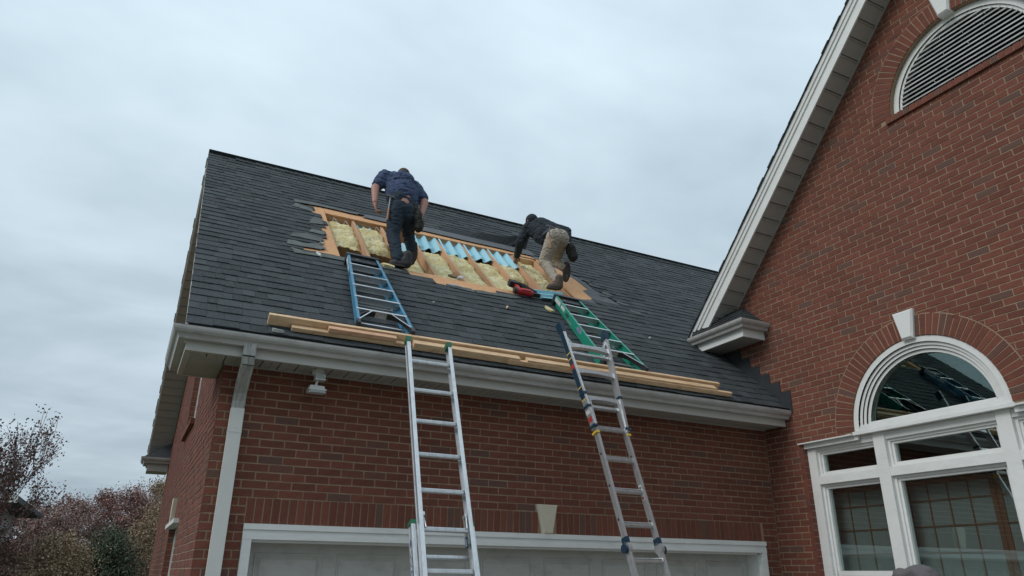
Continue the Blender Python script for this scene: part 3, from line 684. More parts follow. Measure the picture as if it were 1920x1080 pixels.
# ================================================================== GABLED HOUSE (wall facing -x at x=W)
house = thing('house', 'tall red brick gabled house with arched window and half round louvred vent', 'house', TR(W, 0, 0))
# local frame of the wall: u = -y  (towards the camera), depth = +x
TW = Matrix(((0, 1, 0, 0), (-1, 0, 0, 0), (0, 0, 1, 0), (0, 0, 0, 1)))
TWW = TR(W, 0, 0) @ TW
GS = 5.25                     # soffit line: z = GS - y = GS + u
RU = 3.16                     # ridge at u
AC, AZ, AR, AO = 2.05, 3.20, 0.815, 1.032     # arch centre, spring, radii
VC, VZ, VR, VO = 3.16, 6.47, 0.80, 1.02      # vent
WU0, WU1, WZ0, WZ1 = 0.53, 3.57, 0.75, 3.165   # window opening
mo = MB()
UA, UB = -0.75, 7.0
def arcpts(c, z, r, a0, a1, n): return [(c+r*math.cos(a0+(a1-a0)*i/n), z+r*math.sin(a0+(a1-a0)*i/n)) for i in range(n+1)]
def mort(pts, y=0.0042, d=0.09): mo.prism([(p[0], y, p[1]) for p in pts], (0, d, 0))
mort([(UA, 0), (WU0, 0), (WU0, WZ1), (UA, WZ1)]); mort([(WU1, 0), (UB, 0), (UB, WZ1), (WU1, WZ1)]); mort([(WU0, 0), (WU1, 0), (WU1, WZ0), (WU0, WZ0)])
# above head: strips between WZ1 and VZ-.06 with arch cut, built as columns
def column_strip(u0, u1, zlo, zhi): mort([(u0, zlo), (u1, zlo), (u1, zhi), (u0, zhi)])
def gz(u): return GS+min(u, 2*RU-u)-0.01
nst = 60
def zbreaks(u):
    """solid intervals of the wall in a column at u"""
    lo = WZ1
    iv = []
    if abs(u-AC) < AR: lo = max(lo, AZ+math.sqrt(AR**2-(u-AC)**2))
    top = gz(u)
    if abs(u-VC) < VR:
        iv = [(lo, VZ-0.0), (VZ+math.sqrt(VR**2-(u-VC)**2), top)]
    else: iv = [(lo, top)]
    return iv
us = sorted(set([UA, UB, RU, AC-AR, AC+AR, VC-VR, VC+VR]+[UA+(UB-UA)*i/120 for i in range(121)]+[c+r*math.cos(PI*i/40) for c, r in ((AC, AR), (VC, VR)) for i in range(41)]))
for a, b_ in zip(us, us[1:]):
    if b_-a < 1e-5: continue
    m_ = (a+b_)/2; ia, ib, im = zbreaks(a+1e-6), zbreaks(b_-1e-6), zbreaks(m_)
    if len(ia) == len(ib):
        for (l0, h0), (l1, h1) in zip(ia, ib):
            if max(h0-l0, h1-l1) > 0.001: mort([(a, l0), (b_, l1), (b_, h1), (a, h0)])
brick_wall = mo.build('brick_wall', 'mortar', house, matrix=TW)
bs = BrickSet(TWW)
AM, VM = 0.93, 0.93
def hr(z0, z1):
    g = []
    if z0 < WZ1-0.01 and z1 > WZ0: g.append((WU0, WU1))
    if z1 > AZ-0.08:
        zz = max(z0-AZ, 0)
        if zz < AM and z1 > AZ+0.0-0.06: g.append((AC-math.sqrt(AM**2-zz**2), AC+math.sqrt(AM**2-zz**2)))
    zz = max(z0-VZ, 0)
    if z1 > VZ-0.02 and zz < VM and z1 > VZ: g.append((VC-math.sqrt(VM**2-zz**2), VC+math.sqrt(VM**2-zz**2)))
    if (z0+z1)/2 > VZ-0.072 and z0 < VZ: g.append((VC-0.86, VC+0.86))
    return g
courses(bs, 0.0042-0.0+0.0, UB, 3.165-CRS*48+0.002, 1, 126, hr, clips=[((-1, 1), GS), ((1, 1), GS+2*RU)], off=0.05)
courses(bs, UA, 0.0, 3.165-CRS*48+0.002, 57, 126, lambda a, b: [], clips=[((-1, 1), GS)], off=0.05)
# arch rings
def ring(C, Z, R0, R1, n, skip):
    for i in range(n):
        a0 = PI*i/n; a1 = PI*(i+1)/n; da = (a1-a0)*0.085
        if skip(0.5*(a0+a1)): continue
        o = random.uniform(-0.002, 0.002)
        pts = [(C+r*math.cos(t), Z+r*math.sin(t)) for r, t in ((R0+0.002, a0+da), (R1-0.004, a0+da), (R1-0.004, a1-da), (R0+0.002, a1-da))]
        b = MB(); b.prism([(p[0], -0.005+o, p[1]) for p in pts], (0, 0.09, 0)); b.build('brick', 'brick', brick_wall)
    m = MB(); aa = [PI*i/40 for i in range(41)]
    for t0, t1 in zip(aa, aa[1:]):
        pts = [(C+r*math.cos(t), Z+r*math.sin(t)) for r, t in ((R0+0.003, t0), (R1+0.006, t0), (R1+0.006, t1), (R0+0.003, t1))]
        m.prism([(p[0], -0.0010, p[1]) for p in pts], (0, 0.088, 0))
    m.build('arch_mortar', 'mortar', brick_wall)
ring(AC, AZ, AR, AO, 44, lambda t: abs(t-PI/2) < 0.10)
ring(VC, VZ, VR, VO, 44, lambda t: abs(t-PI/2) < 0.10)
# rowlock sill under the vent
n_ = 24
for i in range(n_):
    u = VC-0.86+i*1.72/n_
    b = MB(); b.box((u+0.004, -0.030, VZ-0.077), (u+1.72/n_-0.005, 0.10, VZ-0.008), jit=0.001); b.build('brick', 'brick', brick_wall)
m = MB(); m.box((VC-0.854, -0.022, VZ-0.070), (VC+0.852, 0.003, VZ-0.014)); m.build('sill_mortar', 'mortar', brick_wall)
bs.finish(brick_wall, 190)
# reveals (left jamb) of the big window
m = MB()
zz_ = WZ0
while zz_ < WZ1-0.03: m.box((WU0-0.05, 0.0, zz_+0.005), (WU0+0.004, 0.088, zz_+0.0625)); zz_ += CRS
m.build('reveal_bricks', 'brick', brick_wall, kind='stuff')
# keystones
def keyst(C, zt, zb, wt, wb, yy, name='keystone'):
    a = [(C-wt, zt), (C+wt, zt), (C+wb, zb), (C-wb, zb)]; ii = 0.018; bb = [(C-wt+ii, zt-ii), (C+wt-ii, zt-ii), (C+wb-ii*.8, zb+ii), (C-wb+ii*.8, zb+ii)]
    k = MB(); vs = [(p[0], 0.06, p[1]) for p in a]+[(p[0], yy, p[1]) for p in a]+[(p[0], yy-0.02, p[1]) for p in bb]
    k.add(vs, [(0,1,5,4),(1,2,6,5),(2,3,7,6),(3,0,4,7),(4,5,9,8),(5,6,10,9),(6,7,11,10),(7,4,8,11),(8,9,10,11)]); k.build(name, 'stone_white', house, matrix=TW)
keyst(AC, AZ+1.09, AZ+0.795, 0.115, 0.062, -0.03); keyst(VC, VZ+1.09, VZ+0.78, 0.115, 0.062, -0.03)
# --- big window
def arcband(b, C, Z, r0, r1, y0, y1, n=48, a0=0, a1=PI, mi=0):
    for i in range(n):
        t0 = a0+(a1-a0)*i/n; t1 = a0+(a1-a0)*(i+1)/n
        q = [(C+r*math.cos(t), Z+r*math.sin(t)) for r, t in ((r0, t0), (r1, t0), (r1, t1), (r0, t1))]
        vs = [(p[0], y0, p[1]) for p in q]+[(p[0], y1, p[1]) for p in q]
        b.add(vs, [(0,1,2,3),(4,7,6,5),(0,4,5,1),(2,6,7,3)], mi)
FY = 0.065                    # face of the window frame behind the brick face
AB = 3.245
fan = MB()
arcband(fan, AC, AB-0.045, 0.755, 0.812, FY-0.055, 0.15); arcband(fan, AC, AB-0.045, 0.722, 0.7545, FY-0.030, 0.15); arcband(fan, AC, AB-0.045, 0.690, 0.7215, FY-0.012, 0.15); arcband(fan, AC, AB-0.045, 0.655, 0.6895, FY+0.012, 0.15)
fan.box((AC-0.815, FY-0.05, AB-0.05), (AC+0.815, 0.16, AB-0.012)); fan.box((AC-0.80, FY-0.035, AB-0.011), (AC+0.80, 0.155, AB+0.012)); fan.box((AC-0.66, FY-0.005, AB+0.0125), (AC+0.66, 0.15, AB+0.034))
fan.box((AC-0.83, FY-0.075, AB-0.085), (AC+0.83, 0.17, AB-0.0505))
fan = fan.build('fanlight', 'window', house, matrix=TW)
gl = MB(); pts = [(AC+0.66*math.cos(PI*i/32), 0.115, AB-0.045+0.66*math.sin(PI*i/32)) for i in range(33)]; gl.prism(pts, (0, 0.005, 0)); gl.build('pane', 'glass', fan)
wf = MB()
ZM0, ZM1 = 2.715, 2.80       # transom
hd0, hd1 = 3.085, 3.158
UM = [(0.53, 0.645), (1.40, 1.53), (2.66, 2.79), (3.455, 3.57)]
zb_ = WZ0
for (a, b_) in UM: wf.box((a, FY-0.012 if a > 0.6 and a < 3 else FY, zb_), (b_, 0.20, hd1-0.0))
for i in range(3):
    a, b_ = UM[i][1], UM[i+1][0]
    wf.box((a, FY+0.006, hd0), (b_, 0.20, hd1-0.002)); wf.box((a, FY-0.006, ZM0), (b_, 0.20, ZM1))
    wf.box((a, FY+0.006, zb_), (b_, 0.20, zb_+0.09))
    # stepped sash mouldings
    for (zlo, zhi) in ((ZM1, hd0), (zb_+0.09, ZM0)):
        for dd, yy in ((0.0, 0.035), (0.025, 0.055)):
            t = 0.025
            wf.box((a+dd, FY+yy, zlo+dd), (a+dd+t, 0.19, zhi-dd)); wf.box((b_-dd-t, FY+yy, zlo+dd), (b_-dd, 0.19, zhi-dd))
            wf.box((a+dd+t, FY+yy, zhi-dd-t), (b_-dd-t, 0.19, zhi-dd)); wf.box((a+dd+t, FY+yy, zlo+dd), (b_-dd-t, 0.19, zlo+dd+t))
wf.box((WU0-0.035, -0.035, hd1+0.004), (AC-0.835, 0.18, hd1+0.016)); wf.box((WU0-0.02, FY-0.045, hd1-0.045), (AC-0.80, FY-0.0125, hd1+0.003))
wf.box((AC+0.835, -0.035, hd1+0.004), (WU1+0.035, 0.18, hd1+0.016)); wf.box((AC+0.80, FY-0.045, hd1-0.045), (WU1+0.02, FY-0.0125, hd1+0.003))
# check rail of the left sash
wf.box((0.70, FY+0.03, 1.775), (1.345, 0.19, 1.825)); wf.box((2.845, FY+0.03, 1.775), (3.40, 0.19, 1.825))
wf = wf.build('window', 'window', house, matrix=TW)
for i in range(3):
    a, b_ = UM[i][1]+0.05, UM[i+1][0]-0.05
    for (zlo, zhi) in ((ZM1+0.05, hd0-0.05), (zb_+0.14, ZM0-0.05)):
        gl = MB(); gl.box((a-0.002, 0.150, zlo-0.002), (b_+0.002, 0.155, zhi+0.002)); gl.build('pane', 'glass', wf)
# dark room behind the panes, then the lattice screens that stand in it
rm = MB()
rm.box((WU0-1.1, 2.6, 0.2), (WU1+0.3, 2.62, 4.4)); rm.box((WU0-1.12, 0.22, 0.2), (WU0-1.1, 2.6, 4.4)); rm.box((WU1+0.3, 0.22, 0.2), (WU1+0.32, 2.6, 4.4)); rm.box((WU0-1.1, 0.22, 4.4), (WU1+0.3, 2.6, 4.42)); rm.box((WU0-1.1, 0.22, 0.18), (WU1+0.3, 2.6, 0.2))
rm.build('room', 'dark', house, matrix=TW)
# --- vent
vf = MB(); VY = 0.060
arcband(vf, VC, VZ, 0.735, 0.797, VY, 0.16); arcband(vf, VC, VZ, 0.705, 0.7345, VY+0.02, 0.16)
vf.box((VC-0.795, VY, VZ-0.006), (VC+0.795, 0.17, VZ+0.022))
vf = vf.build('vent', 'window', house, matrix=TW)
z = VZ+0.034; ci = 0
while z < VZ+0.70:
    hw = math.sqrt(max(0.0, 0.712**2-(z-VZ+0.01)**2))
    if hw > 0.05:
        b = MB(); b.add([(VC-hw, 0.070, z-0.006), (VC+hw, 0.070, z-0.006), (VC+hw, 0.130, z+0.034), (VC-hw, 0.130, z+0.034), (VC-hw, 0.070, z+0.010), (VC+hw, 0.070, z+0.010), (VC+hw, 0.130, z+0.046), (VC-hw, 0.130, z+0.046)], [(0,3,2,1),(4,5,6,7),(0,1,5,4),(1,2,6,5),(2,3,7,6),(3,0,4,7)])
        if random.random() < 0.6:
            uu = VC+random.uniform(-hw, hw)*0.9; b.tube((uu, 0.066, z+0.004), (uu+random.uniform(-0.01, 0.03), 0.072, z-random.uniform(0.015, 0.035)), 0.004, 0.002, 5)
        b.build('slat', 'louver', vf)
    z += 0.050
b = MB(); b.prism([(VC+0.735*math.cos(PI*i/24), 0.19, VZ+0.735*math.sin(PI*i/24)) for i in range(25)], (0, 0.01, 0)); b.build('vent_backing', 'dark', vf)
# --- rakes of the gabled house
OV = 0.33
def rakes(sgn):
    # rake direction from eave to ridge on the far (sgn=+1, low u) or near side
    C2 = math.sqrt(0.5)
    if sgn > 0: T = Matrix(((0, 0, 1, 0), (C2, -C2, 0, -0.62), (C2, C2, 0, GS-0.62), (0, 0, 0, 1)))   # local a: along slope, b: normal, c: depth (+x)
    else: T = Matrix(((0, 0, 1, 0), (-C2, C2, 0, 2*RU+0.62), (C2, C2, 0, GS-0.62), (0, 0, 0, 1)))
    # map to wall-local coords: (u, depth, z)
    P = Matrix(((0, 1, 0, 0), (1, 0, 0, 0), (0, 0, 1, 0), (0, 0, 0, 1)))
    T = TW @ P @ T
    Ls = (RU+0.62)/C2
    b = MB(); b.box((0, -0.006, -OV), (Ls, 0.185, -OV+0.02)); b.box((0, 0.105, -OV-0.018), (Ls, 0.185, -OV)); b.box((0, 0.150, -OV-0.034), (Ls, 0.186, -OV-0.018)); b.build('rake_board', 'window', house, matrix=T)
    b = MB(); b.box((-0.02, 0.022, -OV+0.02), (Ls, 0.028, -0.001)); b.box((0, -0.010, -0.022), (Ls, 0.004, -0.001)); so_ = b.build('rake_soffit', 'soffit', house, matrix=T)
    s = 0.0; st = 0.205
    while s < Ls-0.05:
        b = MB(); b.box((s, -0.003, -OV+0.022), (min(Ls, s+st-0.016), 0.0055, -0.023)); b.box((s+st-0.028, -0.012, -OV+0.022), (s+st-0.016, -0.0035, -0.023)); b.build('soffit_panel', 'soffit', so_); s += st
    b = MB(); b.box((-0.03, 0.187, -OV-0.035), (Ls+0.1, 0.201, 3.0))
    k = 0
    while k*EXP < Ls+0.05:
        b.box((-0.03+k*EXP, 0.201, -OV-0.052-random.uniform(0, 0.012)), (-0.03+(k+1)*EXP+0.02, 0.209+0.006*(k % 2), 3.0), mi=1); k += 1
    b.build('roof_slope', ['trim', 'shingle'], house, matrix=T)
rakes(1); rakes(-1)
# --- cornice return at the foot of the gable
cz = 4.70
b = MB(); b.box((W-0.36, -0.185, 4.505), (W-0.335, 0.72, 4.72)); b.box((W-0.335, -0.185, 4.505), (W-0.001, -0.16, 4.72)); b.box((W-0.334, -0.159, 4.520), (W-0.002, 0.72, 4.530)); b.box((W-0.334, -0.159, 4.51), (W-0.320, 0.72, 4.520))
b.build('cornice', 'trim', house, matrix=TR(-W, 0, 0))
b_ = bpy.data.objects['cornice']
y = -0.155
while y < 0.7:
    p = MB(); p.box((W-0.319, y, 4.512), (W-0.003, y+0.146, 4.5195)); p.build('soffit_panel', 'soffit', b_); y += 0.15
cg = gutter_run('gutter', [(W-0.003, -0.186, cz, 0, -1), (W-0.36, -0.186, cz, -1, -1), (W-0.36, 0.3, cz, -1, 0), (W-0.36, 0.70, cz, -1, 0)], None)
cg.parent = house; cg.matrix_local = TR(-W, 0, 0)
# small shingled hip over the return
b = MB()
ap = (W-0.003, 0.10, 5.02)
for j_ in range(6):
    t0, t1 = j_/6, (j_+1)/6+0.03
    def lerp(a, c, t): return tuple(a[i]+(c[i]-a[i])*t for i in range(3))
    c1 = (W-0.40, -0.22, 4.712); c2 = (W-0.003, -0.22, 4.712); c3 = (W-0.40, 0.70, 4.712); ap2 = (W-0.30, 0.70, 4.95)
    off = 0.008*(1-0)
    for A, B, PA, PB in ((c1, c2, ap, ap), (c3, c1, ap2, ap)):
        q0, q1, q2, q3 = lerp(A, PA, t0), lerp(B, PB, t0), lerp(B, PB, t1), lerp(A, PA, t1)
        nn = (V(q1)-V(q0)).cross(V(q3)-V(q0)).normalized()
        b.add([V(q0)+nn*0.010, V(q1)+nn*0.010, V(q2)+nn*0.002, V(q3)+nn*0.002, q0, q1], [(0, 1, 2, 3), (4, 5, 1, 0)])
hp = b.build('return_roof', 'shingle', house, matrix=TR(-W, 0, 0))
# --- stepped flashing where the garage roof meets this wall
for i in range(8):
    y0 = -0.47+i*0.142; zr0 = ZG+SL*(y0-YG)
    zt = 3.81+i*2*CRS
    b = MB(); b.prism([(W-0.010, y0, zr0-0.03), (W-0.010, y0+0.142, zr0-0.03+0.142*SL), (W-0.010, y0+0.142, max(zt, zr0+0.05+0.142*SL)), (W-0.010, y0, zt)], (0.006, 0, 0))
    b.build('step_flashing', 'blackfelt', house, matrix=TR(-W, 0, 0))
b = MB(); b.box((W+0.1, 0.5, 0), (W+6, 0.6, 4.3)); b.box((W+0.1, -6.95, 0), (W+6, -6.85, 4.3)); b.build('end_wall', 'brick', house, matrix=TR(-W, 0, 0))
# ================================================================== LATTICE SCREENS INSIDE THE WINDOW
def screen(u0, u1, label):
    t = thing('lattice_screen', label, 'screen', TWW @ TR(u0, 0.34, 0.25), 'lattice screens behind the window panes')
    w_ = u1-u0; H = 2.42
    p = MB(); p.box((0.03, 0.0, 0.03), (w_-0.03, 0.004, H-0.03)); p.build('paper', 'paper', t)
    for a in (0, w_-0.045): b = MB(); b.box((a, -0.014, 0), (a+0.045, 0.016, H)); b.build('post', 'screenwood', t)
    for z in (0, H-0.045): b = MB(); b.box((0.045, -0.012, z), (w_-0.045, 0.014, z+0.045)); b.build('rail', 'screenwood', t)
    n = 5
    for i in range(1, n): u = 0.045+(w_-0.09)*i/n; b = MB(); b.box((u-0.006, -0.009, 0.045), (u+0.006, -0.001, H-0.045)); b.build('lattice_bar', 'screenwood', t)
    k = 1
    while 0.045+0.242*k < H-0.06: z = 0.045+0.242*k; b = MB(); b.box((0.045, -0.0105, z-0.006), (w_-0.045, -0.0005, z+0.006)); b.build('lattice_bar', 'screenwood', t); k += 1
screen(0.10, 1.235, 'wood lattice screen with paper squares behind the narrow left window sash')
screen(1.240, 2.355, 'wood lattice screen behind the wide middle pane left of the brown double post')
screen(2.360, 3.475, 'wood lattice screen behind the wide middle pane right of the brown double post')

# ================================================================== THINGS IN THE OPENING
def wool(xa, xb, sa, sb, depth, label, seed):
    """a lofty batt with a wavy top surface lying between two rafters"""
    nx, ns = 20, max(8, int((sb-sa)/0.022)); b = MB(); vs = []
    for j in range(ns+1):
        for i in range(nx+1):
            u, v = i/nx, j/ns
            e_ = min(1, min(u, 1-u)*5)**0.5; f_ = min(1, min(v, 1-v)*7+0.05)**0.5
            p = V((xa+(xb-xa)*u, sa+(sb-sa)*v, 0))
            hh = depth-0.045*(1-e_)-0.055*(1-f_)+0.030*noise.noise(V((p.x*6+seed, p.y*7, 0)))+0.026*abs(noise.noise(V((p.x*15, p.y*17+seed, 3))))+0.012*noise.noise(V((p.x*45, p.y*40+seed, 3)))
            vs.append(RP(p.x+0.006*noise.noise(V((p.y*20, seed, 1))), p.y+0.018*noise.noise(V((p.x*14, seed, 5)))*(1 if j in (0, ns) else 0), hh))
    fs = [(j*(nx+1)+i, j*(nx+1)+i+1, (j+1)*(nx+1)+i+1, (j+1)*(nx+1)+i) for j in range(ns) for i in range(nx)]
    o = V(RP((xa+xb)/2, sa, depth-0.15))
    t = thing('insulation_batt', label, 'insulation', TR(*o), 'insulation batts between the rafters')
    c = MB(); c.add([v-o for v in vs], fs); c.build('fluffy_face', 'wool', t, smooth=True)
    # cut lower edge and body
    c = MB(); low = vs[:nx+1]; bot = [RP(xa+(xb-xa)*i/nx, sa+0.012, depth-0.20-0.008*random.random()) for i in range(nx+1)]
    q = [v-o for v in low]+[v-o for v in bot]; c.add(q, [(i, i+1, nx+2+i, nx+1+i) for i in range(nx)])
    c.add([RP(x_, s_, h_)-o for x_, s_, h_ in ((xa, sa+0.012, depth-0.20), (xb, sa+0.012, depth-0.20), (xb, sb, depth-0.20), (xa, sb, depth-0.20))], [(0, 3, 2, 1)])
    c.build('cut_edge', 'kraft', t)
    return t
R_ = raf_x
wool(R_[0]+0.03, R_[1]-0.022, 2.98, 4.00, -0.060, 'yellow batt in the leftmost open bay with its cut brown lower end showing', 1)
wool(R_[1]+0.022, R_[2]-0.025, 2.98, 4.00, -0.060, 'yellow batt left of the standing worker in the second bay from the left', 2)
wool(R_[2]+0.022, R_[3]-0.022, 2.52, 3.5, -0.12, 'yellow batt half hidden behind the legs of the worker in the navy shirt', 3)
wool(R_[3]+0.022, R_[4]-0.022, 2.37, 3.56, -0.075, 'yellow batt below the blue baffle just right of the navy shirted worker', 4)
wool(R_[4]+0.022, R_[5]-0.022, 2.36, 3.60, -0.075, 'yellow batt in the bay under the second blue baffle from the left', 5)
wool(R_[5]+0.022, R_[6]-0.022, 2.36, 3.56, -0.075, 'yellow batt in the bay behind the red nail gun under the third baffle', 6)
wool(R_[6]+0.022, R_[7]-0.022, 3.08, 3.62, -0.075, 'short yellow batt with brown cut end under the rightmost blue baffle', 7)
wool(R_[7]+0.022, R_[8]-0.022, 2.92, 3.98, -0.070, 'yellow batt in the bay beside the crouching worker on the right', 8)
def baffle(M_, w_, l_, label, tip=0.05):
    t = thing('ventilation_baffle', label, 'baffle', M_, 'light blue foam ventilation baffles')
    prof = [(0, 0.0), (0.03, 0.004), (0.085, -0.060), (0.135, -0.060), (0.185, 0.0), (0.215, 0.0), (0.265, -0.062), (0.315, -0.062), (0.37, 0.002), (0.40, 0.0)]
    b = MB(); k = w_/0.40; vs = []
    for s_, dh in ((0, 0), (l_, 0)):
        for (px, ph) in prof:
            edge = tip*(0.5-abs((px/0.40)*2 % 1-0.5)) if s_ == 0 else 0
            vs.append((px*k-w_/2, s_+edge, ph+dh))
    n = len(prof); vs += [(v[0], v[1], v[2]-0.004) for v in vs]
    fs = [(i, i+1, n+i+1, n+i) for i in range(n-1)]+[(2*n+i, 3*n+i, 3*n+i+1, 2*n+i+1) for i in range(n-1)]+[(i, 2*n+i, 2*n+i+1, i+1) for i in range(n-1)]
    b.add(vs, fs); b.build('corrugated_sheet', 'baffle', t)
    # cross rib pressed into the sheet
    for c in (0.110, 0.290):
        b = MB(); b.prism([((c-0.028)*k-w_/2, 0.10, -0.058), ((c+0.028)*k-w_/2, 0.10, -0.058), (c*k-w_/2, 0.16, -0.020)], (0, 0.012, 0)); b.build('stiffening_rib', 'baffle', t)
    return t
tiltm = Matrix.Rotation(math.radians(4), 4, 'X')
for i, lb in ((3, 'light blue baffle nearest the standing worker in the navy shirt'), (4, 'second light blue baffle from the left in the opening'), (5, 'third light blue baffle from the left above the nail gun bay'), (6, 'rightmost light blue baffle beside the hand of the crouching worker')):
    baffle(RM @ TR((R_[i]+R_[i+1])/2, 3.52+0.05*(i % 2)+0.02*(i % 3), -0.050) @ tiltm @ Matrix.Rotation(0.03*(i-4.5), 4, 'Z'), 0.350, 0.58, lb, 0.10)
baffle(RM @ TR(1.72, 3.86, -0.07), 0.20, 0.22, 'small blue baffle end at the top of the second bay from left')
baffle(RM @ TR(2.24, 3.28, -0.06) @ Matrix.Rotation(0.5, 4, 'Z'), 0.25, 0.30, 'torn blue baffle piece beside the boots of the standing worker')
baffle(RM @ TR(3.92, 2.30, 0.055) @ Matrix.Rotation(math.radians(-78), 4, 'Z') @ TR(0, -0.22, 0), 0.26, 0.52, 'loose blue baffle lying on the shingles by the nail gun')
# wires stubs in the first bays
for (x_, s_, lb_) in ((1.27, 3.93, 'bent wire sticking up in the upper left corner of the opening'), (1.42, 3.90, 'bent wire just left of the first rafter at the top of the leftmost bay'), (1.86, 3.92, 'bent wire at the top of the second bay beside the small blue baffle')):
    b = MB(); b.path([RP(x_, s_, -0.10), RP(x_+0.02, s_+0.03, -0.02), RP(x_+0.06, s_-0.03, -0.05), RP(x_+0.12, s_-0.02, -0.10)], 0.003, 5)
    tag(b.build('staple_wire', 'alu'), lb_, 'wire', 'bent wires at the top of the left bays')
# scraps
def scrap(x, s, a, b_, rot, mname, lb, h=0.016):
    rr_ = random.Random(int(x*100)); pts = [(a*math.cos(t)*rr_.uniform(0.6, 1.1), b_*math.sin(t)*rr_.uniform(0.6, 1.1)) for t in [i*PI/4 for i in range(8)]]
    Tm = RM @ TR(x, s, h) @ Matrix.Rotation(rot, 4, 'Z'); m = MB(); n = 8
    vs = [(p[0], p[1], 0.012+rr_.uniform(0, 0.02)) for p in pts]+[(0, 0, 0.022)]+[(p[0], p[1], 0.0) for p in pts]
    m.add(vs, [(i, (i+1) % n, n) for i in range(n)]+[(n+1+i, n+1+(i+1) % n, (i+1) % n, i) for i in range(n)])
    o = m.build('scrap', mname); o.matrix_world = Tm; tag(o, lb, 'scrap')
scrap(3.72, 1.82, 0.05, 0.10, 0.4, 'wool', 'torn tuft of yellow wool on the shingles left of the green ladder')
scrap(1.72, 2.28, 0.10, 0.05, -0.2, 'wool', 'yellow wool scrap behind the top of the blue ladder')
scrap(0.98, 2.66, 0.045, 0.022, 0.8, 'whitelabel', 'small white paper scrap on the bare sheathing at the left', 0.0)
scrap(0.90, 2.22, 0.022, 0.075, 0.25, 'whitelabel', 'white strip hanging below the lower left corner of the opening', 0.004)
scrap(2.60, 2.43, 0.10, 0.045, 0.1, 'kraft', 'crumpled brown scrap on the lower plate right of the boots', -0.01)
scrap(2.68, 2.40, 0.06, 0.035, 0.5, 'whitelabel', 'crumpled white scrap on the lower plate right of the boots', -0.005)
scrap(2.52, 2.03, 0.13, 0.012, 0.0, 'whitelabel', 'thin pale strip at the lower edge of the bare sheathing', 0.008)
scrap(2.05, 1.35, 0.018, 0.010, 0.3, 'whitelabel', 'tiny pale chip on the shingles right of the blue ladder', 0.014)
scrap(3.05, 1.62, 0.030, 0.012, 1.0, 'pine', 'small wood splinter on the shingles below the bare sheathing', 0.014)
scrap(5.02, 1.45, 0.020, 0.012, 0.2, 'whitelabel', 'tiny pale chip on the shingles right of the green ladder', 0.014)
scrap(0.34, -0.0+0.06, 0.06, 0.02, 0.0, 'whitelabel', 'white scrap lying in the gutter above the downspout', 0.02)

# ================================================================== PLANKS ON THE ROOF
PG = 'timber boards laid along the eave as a toe board'
def plank(pts_a, pts_b, wds, thk, h0, label, m='pine', rot=0.0):
    """board from (x,s) to (x,s) lying on the roof; wds along the slope, thk off the roof"""
    a = V((pts_a[0], pts_a[1], h0)); c = V((pts_b[0], pts_b[1], h0)); d = c-a; Ln = d.length
    Tm = RM @ Matrix.Translation(a) @ Matrix.Rotation(math.atan2(d.y, d.x), 4, 'Z') @ Matrix.Rotation(rot, 4, 'X')
    b = MB(); bv = 0.002
    pr_ = [(bv, 0), (wds-bv, 0), (wds, bv), (wds, thk-bv), (wds-bv, thk), (bv, thk), (0, thk-bv), (0, bv)]
    b.prism([(0, p[0], p[1]) for p in pr_], (Ln, 0, 0)); o = b.build('board', m); o.matrix_world = Tm
    return tag(o, label, 'board', PG)
PLANKS = True
plank((0.262, 0.185), (5.20, 0.195), 0.038, 0.095, 0.014, 'long tan board standing on edge, its left end farthest left of all the boards')
plank((0.455, 0.120), (1.52, 0.122), 0.052, 0.038, 0.014, 'short pale board end low at the left under the blue ladder')
plank((0.76, 0.118), (1.37, 0.119), 0.054, 0.040, 0.056, 'short reddish block lying against the long board left of the blue ladder foot', 'pine_red')
plank((1.535, 0.100), (2.62, 0.100), 0.070, 0.070, 0.016, 'knotty board with a dark split end left of the aluminium extension ladder top')
plank((2.70, 0.098), (5.10, 0.105), 0.070, 0.070, 0.016, 'long pale board running right past the green ladder to the right end')
plank((2.50, 0.094), (5.32, 0.085), 0.036, 0.050, 0.0155, 'lowest board, its cut end farthest right on the shingles')

